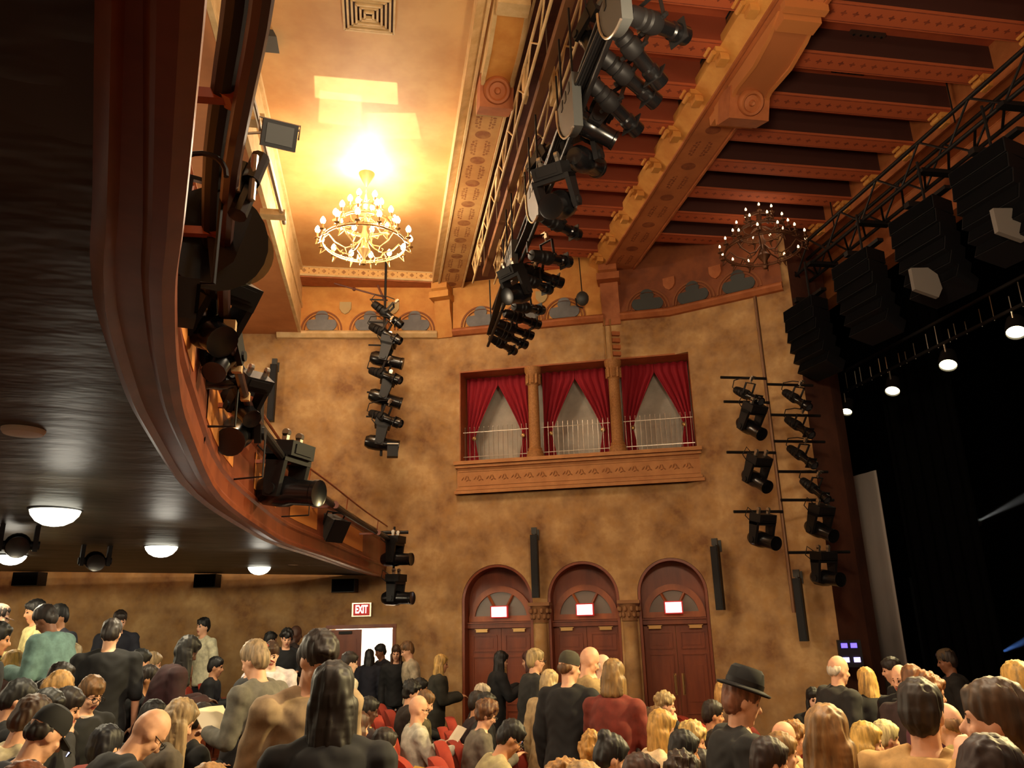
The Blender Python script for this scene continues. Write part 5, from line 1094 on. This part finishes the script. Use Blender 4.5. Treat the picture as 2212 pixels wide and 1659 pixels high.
# centre left
P(541, 1384, 'person with grey-blond hair in a grey sweater holding paper, standing', d=6.4, phi=-50, hair='short', hc=(168, 142, 108), top=(108, 104, 94), lean=9, hp=18, arms='hold', item=('paper', 'open pale programme held by the grey sweater'), **ST)
P(564, 1383, 'bearded person in a red cap facing right', d=7.2, phi=80, hair='short', hc=DBR, beard=True, skin='light', hat='cap', hatc=(150, 34, 26), top=CHR, arms='hold', **ST)
P(588, 1386, 'smiling person in a white shirt lit violet beside the red cap', d=8.6, phi=175, hair='short', hc=BR, skin='pale', top=(224, 216, 222), arms='hold', hp=18, item=('yellow', 'yellow paper in front of the white shirt'), **ST)
P(589, 1364, 'dark-haired person by the wall left of the black sweater', d=13.3, phi=80, hair='short', hc=BLKH, skin='tan', top=BLK, arms='down', **ST)
P(621, 1355, 'curly dark-haired person in a black sweater by the tan wall', d=12.4, phi=175, hair='curly', hc=BLKH, skin='light', top=BLK, arms='hold', hp=16, **ST)
P(643, 1352, 'dark-skinned person with a shaved head by the tan wall', d=13.5, phi=75, hair='bald', skin='dark', top=(60, 46, 40), arms='down', **ST)
P(706, 1369, 'tall person with swept dark hair and a beige shirt in the foreground', d=4.3, phi=150, hair='short', hc=DBR, skin='light', top=(164, 140, 108), arms='down', hp=30, lean=8, bulk=1.1, **ST)
P(722, 1428, 'person with very long dark hair and a black top, back to us', d=3.5, phi=4, hair='verylong', hc=(30, 22, 18), skin='light', top=BLK, short=True, arms='down', fem=True, hp=6, **ST)
P(760, 1407, 'person in a black vest with white sleeves left of the bright doorway', d=9.6, phi=70, hair='short', hc=DBR, skin='pale', top=(222, 214, 190), arms='down', **ST)
P(799, 1402, 'person with long black hair silhouetted in the bright doorway', d=13.4, phi=10, hair='long', hc=BLKH, top=NVY, arms='down', fem=True, **ST)
P(818, 1391, 'dark-haired person hugging someone in the bright doorway', d=14.0, phi=-110, hair='short', hc=BLKH, skin='brown', top=(24, 24, 34), arms='hold', lean=8, hp=14, **ST)
P(856, 1393, 'brown-haired person in a black V-neck beside the doorway', d=13.7, phi=185, hair='long', hc=BR, skin='light', top=BLK, arms='down', fem=True, **ST)
P(873, 1386, 'person in a pale grey jacket standing right of the doorway', d=12.9, phi=-100, hair='short', hc=LBR, skin='light', top=(186, 170, 142), arms='down', hp=22, lean=5, **ST)
P(956, 1413, 'standing person with long blond hair in a dark coat by the left arch', d=11.2, phi=85, hair='verylong', hc=(214, 168, 90), skin='tan', top=(46, 44, 34), arms='hold', fem=True, coat=True, hp=8, **ST)
P(897, 1466, 'seated curly-haired person in front of the pale grey jacket', d=9.6, phi=85, hair='curly', hc=BLKH, skin='light', top=DBR, hp=14)
P(912, 1464, 'seated dark-haired person behind the curly hair', d=10.5, phi=80, hair='short', hc=BLKH, skin='tan', top=BLK)
P(929, 1492, 'seated person in olive just behind the bald head', d=9.1, phi=80, hair='short', hc=LBR, skin='light', top=(86, 78, 48), hp=24)
P(909, 1503, 'seated person with bald head and pale grey shirt reading a programme', d=8.2, phi=76, hair='bald', skin='light', top=(196, 192, 176), bottom=(62, 62, 50), arms='read', lean=2, hp=14, glasses=True, item=('paper', 'white programme held by the bald reader'))
P(805, 1505, 'seated dark-skinned person with black hair and a yellow scarf', d=8.3, phi=78, hair='short', hc=BLKH, skin='dark', top=(70, 58, 60), collar=(226, 190, 110), hp=16)
P(839, 1572, 'seated person in a dark padded jacket with yellow paper', d=6.6, phi=62, hair='short', hc=DBR, skin='tan', top=(44, 44, 44), lean=14, arms='read', item=('yellow', 'small yellow paper above the dark padded jacket'))
P(779, 1535, 'seated brown-haired person just right of the very long dark hair', d=6.9, phi=55, hair='long', hc=(88, 52, 36), skin='light', top=(140, 100, 70), fem=True)
# centre, before the arched doors
P(1046, 1476, 'seated person with white hair in front of the left arched door', d=9.8, phi=85, hair='short', hc=(220, 204, 176), skin='light', top=DBR)
P(1036, 1492, 'seated dark-haired person with a white collar before the left door', d=9.3, phi=85, hair='short', hc=DBR, skin='tan', top=(40, 20, 22), collar=(220, 206, 180))
P(1056, 1495, 'seated person with a dark bob behind the brown-haired glasses', d=8.8, phi=80, hair='bob', hc=BLKH, skin='light', top=BLK, fem=True)
P(1066, 1508, 'seated person with brown curls, glasses and grey vest using a phone', d=7.9, phi=80, hair='curly', hc=(112, 72, 40), skin='light', glasses=True, top=(112, 104, 92), arms='read', lean=9, hp=24, fem=True, item=('phone', 'white-lit phone held by the person in the grey vest'))
P(1124, 1560, 'seated person with black hair and beige jacket looking down, glasses', d=6.3, phi=76, hair='short', hc=BLKH, skin='tan', glasses=True, top=(176, 162, 118), lean=20, hp=28, arms='hold')
P(1087, 1406, 'standing person in black with long black hair reading at the left door', d=11.4, phi=78, hair='verylong', hc=BLKH, skin='light', top=BLK, coat=True, arms='read', fem=True, hp=14, item=('paper', 'white programme held by the standing person in black'), **ST)
P(1139, 1405, 'brown-haired person half hidden behind the leather jacket', d=11.2, phi=-70, hair='bob', hc=(84, 40, 28), skin='light', top=(84, 44, 32), arms='down', fem=True, **ST)
P(1159, 1400, 'standing person with short fair hair, glasses and black leather jacket', d=9.4, phi=72, hair='short', hc=(186, 160, 112), skin='light', glasses=True, top=(36, 36, 34), arms='down', hp=6, coat=True, **ST)
P(1190, 1446, 'person with pale blond hair and beige coat left of the black sweater', d=8.0, phi=40, hair='long', hc=(200, 172, 122), skin='light', top=(186, 160, 116), arms='down', fem=True, coat=True, **ST)
P(1234, 1404, 'standing person in a dark cap and black sweater, back to us', d=7.3, phi=28, hy=30, hair='fringe', hc=LBR, skin='light', hat='beanie', hatc=(66, 62, 48), top=(24, 24, 26), arms='down', bulk=1.08, **ST)
P(1283, 1400, 'bald person in a tan shirt with a hand over the mouth', d=8.3, phi=72, hair='bald', skin='light', top=(168, 142, 96), arms=('down', 'chin'), hp=26, lean=4, **ST)
P(1305, 1414, 'pale elderly face peeping from behind the bald head', d=9.2, phi=95, hair='fringe', hc=WHT, skin='pale', top=(200, 184, 150), arms='down', **ST)
P(1327, 1423, 'person with streaked blond hair in a maroon cardigan, back to us', d=7.0, phi=24, hair='bob', hc=(150, 116, 66), skin='light', top=(120, 44, 30), collar=(226, 206, 176), arms='hold', fem=True, bulk=1.1, **ST)
P(1441, 1490, 'seated person with curly grey hair before the right arched door', d=8.8, phi=85, hair='curly', hc=(176, 150, 104), skin='light', top=BLK, arms=('lap', 'chin'))
P(1403, 1528, 'seated person with dark hair and a shiny clip behind the long blond', d=8.3, phi=75, hair='bun', hc=DBR, skin='tan', top=BLK, fem=True)
P(1424, 1527, 'seated person with light brown hair just behind the long blond', d=7.9, phi=80, hair='short', hc=LBR, skin='tan', top=(50, 42, 40), hp=16)
P(1438, 1534, 'seated person with long straight blond hair and a bare pale shoulder', d=7.0, phi=72, hair='long', hc=(214, 166, 84), skin='light', top=(232, 204, 160), short=True, fem=True, arms='hold', hp=18, item=('phone', 'lit phone in front of the long blond hair'))
P(1294, 1576, 'seated child with curly golden hair by the black sweater', d=6.3, phi=82, hair='curly', hc=(206, 152, 72), skin='light', top=(150, 110, 60), scale=.92, hp=14)
P(1335, 1588, 'seated person with black hair, white clip and plaid jacket', d=6.0, phi=66, hair='bun', hc=(32, 28, 26), skin='light', top=(158, 146, 112), fem=True, hp=24)
P(1391, 1627, 'seated person with smooth brown hair below the red seat backs', d=5.1, phi=68, hair='short', hc=(74, 46, 32), skin='light', top=(90, 46, 36), fem=True)
P(1232, 1631, 'seated person with blond-streaked hair at the lower edge by the black sweater', d=5.0, phi=60, hair='curly', hc=(176, 128, 70), skin='light', top=BLK, fem=True)
P(1270, 1644, 'top of a sandy head at the lower edge beside the streaked hair', d=4.7, phi=60, hair='short', hc=(186, 146, 84), top=CHR)
P(1483, 1577, 'seated person with a glossy black crop left of the hat', d=6.1, phi=66, hair='bob', hc=BLKH, skin='tan', top=BLK, hp=12)
P(1508, 1554, 'seated elderly person with wavy blond hair left of the hat', d=6.7, phi=84, hair='curly', hc=(208, 176, 106), skin='light', top=(120, 60, 50), fem=True, hp=20)
P(1481, 1616, 'seated person with dark curls at the lower edge left of the hat', d=5.2, phi=60, hair='curly', hc=(60, 42, 30), skin='tan', top=(150, 140, 150))
P(1519, 1618, 'seated person with smooth dark hair touching the hat wearer', d=5.4, phi=60, hair='short', hc=(40, 32, 28), skin='tan', top=BLK)
P(1567, 1472, 'person with wavy blond hair behind the black hat', d=8.8, phi=60, hair='long', hc=(204, 158, 88), skin='light', top=(110, 84, 60), arms='down', fem=True, pose='sit')
P(1543, 1512, 'seated dark-haired person left of the wavy blond hair', d=8.6, phi=75, hair='short', hc=DBR, skin='tan', top=DBR)
P(1616, 1444, 'person in a black fedora and long black coat in profile', d=4.9, phi=72, hair='short', hc=(150, 100, 76), skin='light', hat='fedora', hatc=(18, 18, 19), top=(22, 22, 22), coat=True, arms='down', hp=16, lean=6, bulk=1.12, **ST)
# right
P(1696, 1559, 'seated balding person with tan hair right of the fedora', d=7.0, phi=72, hair='fringe', hc=(150, 110, 64), skin='light', top=(200, 170, 110))
P(1719, 1552, 'seated person with long curly brown hair right of the fedora', d=7.5, phi=80, hair='curly', hc=(166, 116, 60), skin='light', top=(190, 160, 110), fem=True)
P(1693, 1581, 'seated person with short sandy hair before the curly brown hair', d=5.9, phi=76, hair='short', hc=(156, 116, 66), skin='light', top=(176, 166, 140), arms='hold')
P(1667, 1592, 'seated child with dark brown hair beside the black coat', d=5.2, phi=66, hair='short', hc=(46, 28, 22), skin='light', top=(186, 120, 56), scale=.92)
P(1756, 1485, 'seated person with long black hair and a pale face by the wall', d=10, phi=170, hair='long', hc=BLKH, skin='pale', top=BLK, fem=True)
P(1787, 1499, 'seated person with greying hair just behind the coral sweater', d=9.7, phi=70, hair='short', hc=(110, 80, 48), skin='light', top=(170, 130, 70))
P(1816, 1493, 'seated person with a short blond cut and coral sweater, head bowed', d=9.0, phi=80, hair='short', hc=(222, 180, 88), skin='light', top=(226, 78, 66), arms='hold', lean=12, hp=28, fem=True, item=('phone', 'pale phone held by the coral sweater'))
P(1783, 1521, 'person with a thick ash-blond bob in the right foreground, back to us', d=3.7, phi=12, hair='bob', hc=(168, 126, 74), skin='light', top=(28, 26, 24), arms='down', fem=True, **ST)
P(1875, 1559, 'seated person with straight blond bob looking right', d=6.2, phi=80, hair='bob', hc=(222, 178, 90), skin='light', top=(150, 118, 66), fem=True, hp=10)
P(1915, 1555, 'seated person with round cream-white hair', d=7.1, phi=60, hair='short', hc=(236, 220, 160), skin='light', top=(120, 84, 60))
P(1812, 1417, 'bald elderly person in a dark coat standing by the stage', d=9.2, phi=60, hair='fringe', hc=WHT, skin='light', top=(34, 32, 32), coat=True, arms='down', bulk=1.1, **ST)
P(1865, 1441, 'standing person with long straight blond hair in black near the stage', d=8.8, phi=-30, hair='long', hc=(214, 168, 92), skin='light', top=BLK, arms='down', fem=True, **ST)
P(1917, 1419, 'standing person with short dark hair facing left near the grey strip', d=10.2, phi=-95, hair='short', hc=DBR, skin='light', top=BLK, collar=(120, 110, 70), arms='down', **ST)
P(1938, 1437, 'balding person facing us beside the short dark hair', d=9.2, phi=-150, hair='fringe', hc=PBL, skin='light', top=BLK, arms='hold', item=('phone', 'thin pale phone held near the balding person'), **ST)
P(1967, 1435, 'person with golden-edged brown hair behind the beige sweater', d=7.3, phi=5, hair='short', hc=(128, 84, 50), skin='light', top=(58, 40, 40), arms='down', **ST)
P(2009, 1447, 'person with curly auburn hair and a purple top', d=7.0, phi=70, hair='curly', hc=(142, 88, 40), skin='light', top=(96, 48, 66), short=True, arms='reach', fem=True, **ST)
P(1982, 1464, 'broad person in a beige sweater in the right foreground, back to us', d=3.9, phi=14, hair='short', hc=(44, 32, 24), skin='light', top=(190, 150, 92), arms='down', hp=4, bulk=1.18, **ST)
P(2035, 1400, 'dim person in a cap and dark jacket against the stage', d=11.4, phi=-95, hair='short', hc=DBR, skin='brown', hat='beanie', hatc=(84, 66, 44), top=(30, 26, 24), arms='down', coat=True, **ST)
P(2032, 1519, 'seated bald person between the beige sweater and the raised hand', d=6.6, phi=-60, hair='fringe', hc=(150, 110, 70), skin='light', top=(200, 184, 110), collar=(236, 220, 150))
P(2134, 1463, 'person in a tan jacket in profile with a hand at the chin', d=3.9, phi=-82, hair='short', hc=(84, 60, 36), skin='light', top=(196, 150, 84), collar=(50, 36, 34), arms=('chin', 'down'), hp=0, **ST)
P(2184, 1427, 'person with short fair hair and a white shirt at the right edge', d=6.2, phi=-40, hair='short', hc=(214, 168, 84), skin='light', top=(222, 200, 180), collar=(236, 220, 200), arms='down', **ST)
P(2160, 1594, 'dark-haired person in a brick-red top bent at the lower right corner', d=3.6, phi=40, hair='short', hc=(50, 30, 26), skin='light', top=(150, 58, 42), arms='lap', lean=10, hp=20, pose='sit')
finish_people()
# ---------------------------------------------------------------- empty seats whose backs show
def empty_row(n, u0, v0, du, dv, label, head=82, d=None):
    for k in range(n):
        u, v = u0+du*k, v0+dv*k; dd = free_d(u, v, d or solve_d(u, v, .96), True); p = atD(u, v, dd); TAKEN.append((p.x, p.y))
        seat_at(p.x, p.y, head, label % ORD[k])
empty_row(4, 826, 1506, 14, -2.2, 'empty red seat in front of the doorway group, %s from the left')
empty_row(1, 872, 1617, 0, 0, 'large empty red seat back at the lower edge left of the bald reader%.0s', 30)
empty_row(4, 884, 1577, 8, 21, 'red seat in the row beside the bald reader, %s from the back')
empty_row(4, 1014, 1594, 15, 17, 'red seat in the row below the programme reader, %s from the back')
empty_row(2, 1150, 1590, 14, 10, 'red seat behind the beige jacket, %s from the left')
empty_row(5, 1368, 1572, 22, 13, 'red seat in the row left of the long blond hair, %s from the left')
empty_row(3, 1512, 1543, 16, 8, 'red seat between the wavy blond hair and the fedora, %s from the left')
empty_row(1, 1650, 1560, 0, 0, 'empty red seat just right of the fedora wearer%.0s')
empty_row(3, 440, 1478, 22, -2, 'empty orange-red seat left of the grey sweater, %s from the left')
empty_row(1, 333, 1500, 0, 0, 'small empty red seat between the hoodie and the maroon coat%.0s')
empty_row(2, 283, 1558, 24, -12, 'empty red seat below the raised programme, %s from the left')
empty_row(2, 172, 1583, 30, -14, 'empty orange seat right of the large black cap, %s from the left')
empty_row(1, 240, 1524, 0, 0, 'empty orange seat below the standing black shirt%.0s')
# ================================================================ light
def point(name, loc, w, col, rad=.15):
    l = bpy.data.lights.new(name, 'POINT'); l.energy = w; l.color = col; l.shadow_soft_size = rad
    o = bpy.data.objects.new(name, l); COL.objects.link(o); o.location = loc; return o
def spot(name, loc, to, w, col, deg, rad=.1, blend=.4):
    l = bpy.data.lights.new(name, 'SPOT'); l.energy = w; l.color = col; l.shadow_soft_size = rad; l.spot_size = math.radians(deg); l.spot_blend = blend
    o = bpy.data.objects.new(name, l); COL.objects.link(o); d = Vector(to)-Vector(loc)
    o.matrix_world = Matrix.Translation(loc) @ d.to_track_quat('-Z', 'Y').to_matrix().to_4x4(); return o
WARM = (1, .72, .46); AMB = (1, .84, .60)
for k in range(4):
    a = PI/2*k+.4; point('chandelier_light', CH1+Vector((.55*math.cos(a), .55*math.sin(a), -.05)), 80, AMB, .12)
point('chandelier_light', CH1+Vector((0, -.1, .75)), 170, (1, .90, .72), .12)
point('dim_chandelier_light', CH2+Vector((0, 0, .3)), 12, WARM, .4)
for p, w in (((-.5, 3.2, H(3.2)), 220), ((-.4, -3.0, H(5.0)), 140), ((2.0, 3.6, H(3.4)), 600), ((6.3, -1, H(3.0)), 200)): point('house_fill_light', p, w, (1, .80, .54), .4)  # unseen fill lamps, added to lift the walls and ceilings
point('balcony_fill_light', (-4.2, 11, H(3.2)), 210, (1, .80, .54), .3)  # unseen lamp added to brighten the lower ceiling and upper wall
for (u, v) in ((118, 1130), (348, 1195), (560, 1233), (10, 1222)):
    p = atH(u, v, .66); spot('dome_light', p, p-Vector((0, 0, 1)), 80, (1, .84, .56), 179, .12, .02); point('dome_glow', atH(u, v, .60), 3, (1, .92, .76), .12)
for p in ((-5, 4.5, H(.7)), (-5.5, 9, H(.7)), (-8, 7, H(.7)), (-8, 13, H(.7))): spot('dome_light', p, Vector(p)-Vector((0, 0, 1)), 80, (1, .82, .54), 179, .15, .02); point('dome_glow', p, 3, (1, .92, .76), .12)  # further unseen lamps under the balcony, added to lift soffit and fascia
for p in ((-3, -4.4, H(.2)), (2.5, -4.4, H(.3))): point('low_fill_light', p, 24, (1, .84, .66), .2)  # unseen low lamps, added to graze the balcony underside with light
point('lobby_light', LM2 @ Vector((1.6, 1.7, .1)), 260, (1, .93, .82), .2)
spot('stage_front_light', (8.4, 5.2, H(3.9)), (3.6, 5.4, H(-1.2)), 5200, (1, .76, .34), 64, .15)
spot('stage_front_light', (8.2, 10.2, H(3.3)), (2.4, 7.0, H(-1.2)), 1500, (1, .78, .38), 60, .15)
def gobo(loc, to, w, col, x0, x1, y0, y1):
    """an added, unseen spot masked to a four-sided patch of reflected light"""
    o = spot('reflection_patch_spot', loc, to, w, col, 40, .012, 0); l = o.data; l.use_nodes = True; nt = l.node_tree; em = nt.nodes['Emission']
    sp = N(nt, 'ShaderNodeSeparateXYZ'); nt.links.new(N(nt, 'ShaderNodeTexCoord').outputs['Normal'], sp.inputs[0])
    z = math_n(nt, 'ABSOLUTE', sp.outputs[2]); x = math_n(nt, 'DIVIDE', sp.outputs[0], z); y = math_n(nt, 'DIVIDE', sp.outputs[1], z); f = None
    for a, op, b_ in ((x, 'GREATER_THAN', x0), (x, 'LESS_THAN', x1), (y, 'GREATER_THAN', y0), (y, 'LESS_THAN', y1)):
        g = math_n(nt, op, a, b_); f = g if f is None else math_n(nt, 'MULTIPLY', f, g)
    nt.links.new(f, em.inputs['Strength'])
gl = Vector((-.5, 6.1, H(2.3)))  # no fixture hangs here; spots added for the reflected patches on the ceiling
gobo(gl, atH(770, 195, 7.0), 2600, (1, .9, .72), -.10, .10, -.035, .035)
gobo(gl, atH(735, 235, 7.0), 2200, (1, .9, .72), -.05, .05, -.05, .05)
gobo(gl, atH(850, 272, 7.0), 2000, (1, .9, .72), -.06, .06, -.04, .04)
S.world = bpy.data.worlds.new('world'); S.world.use_nodes = True
S.world.node_tree.nodes['Background'].inputs[0].default_value = (.02, .012, .008, 1); S.world.node_tree.nodes['Background'].inputs[1].default_value = .3
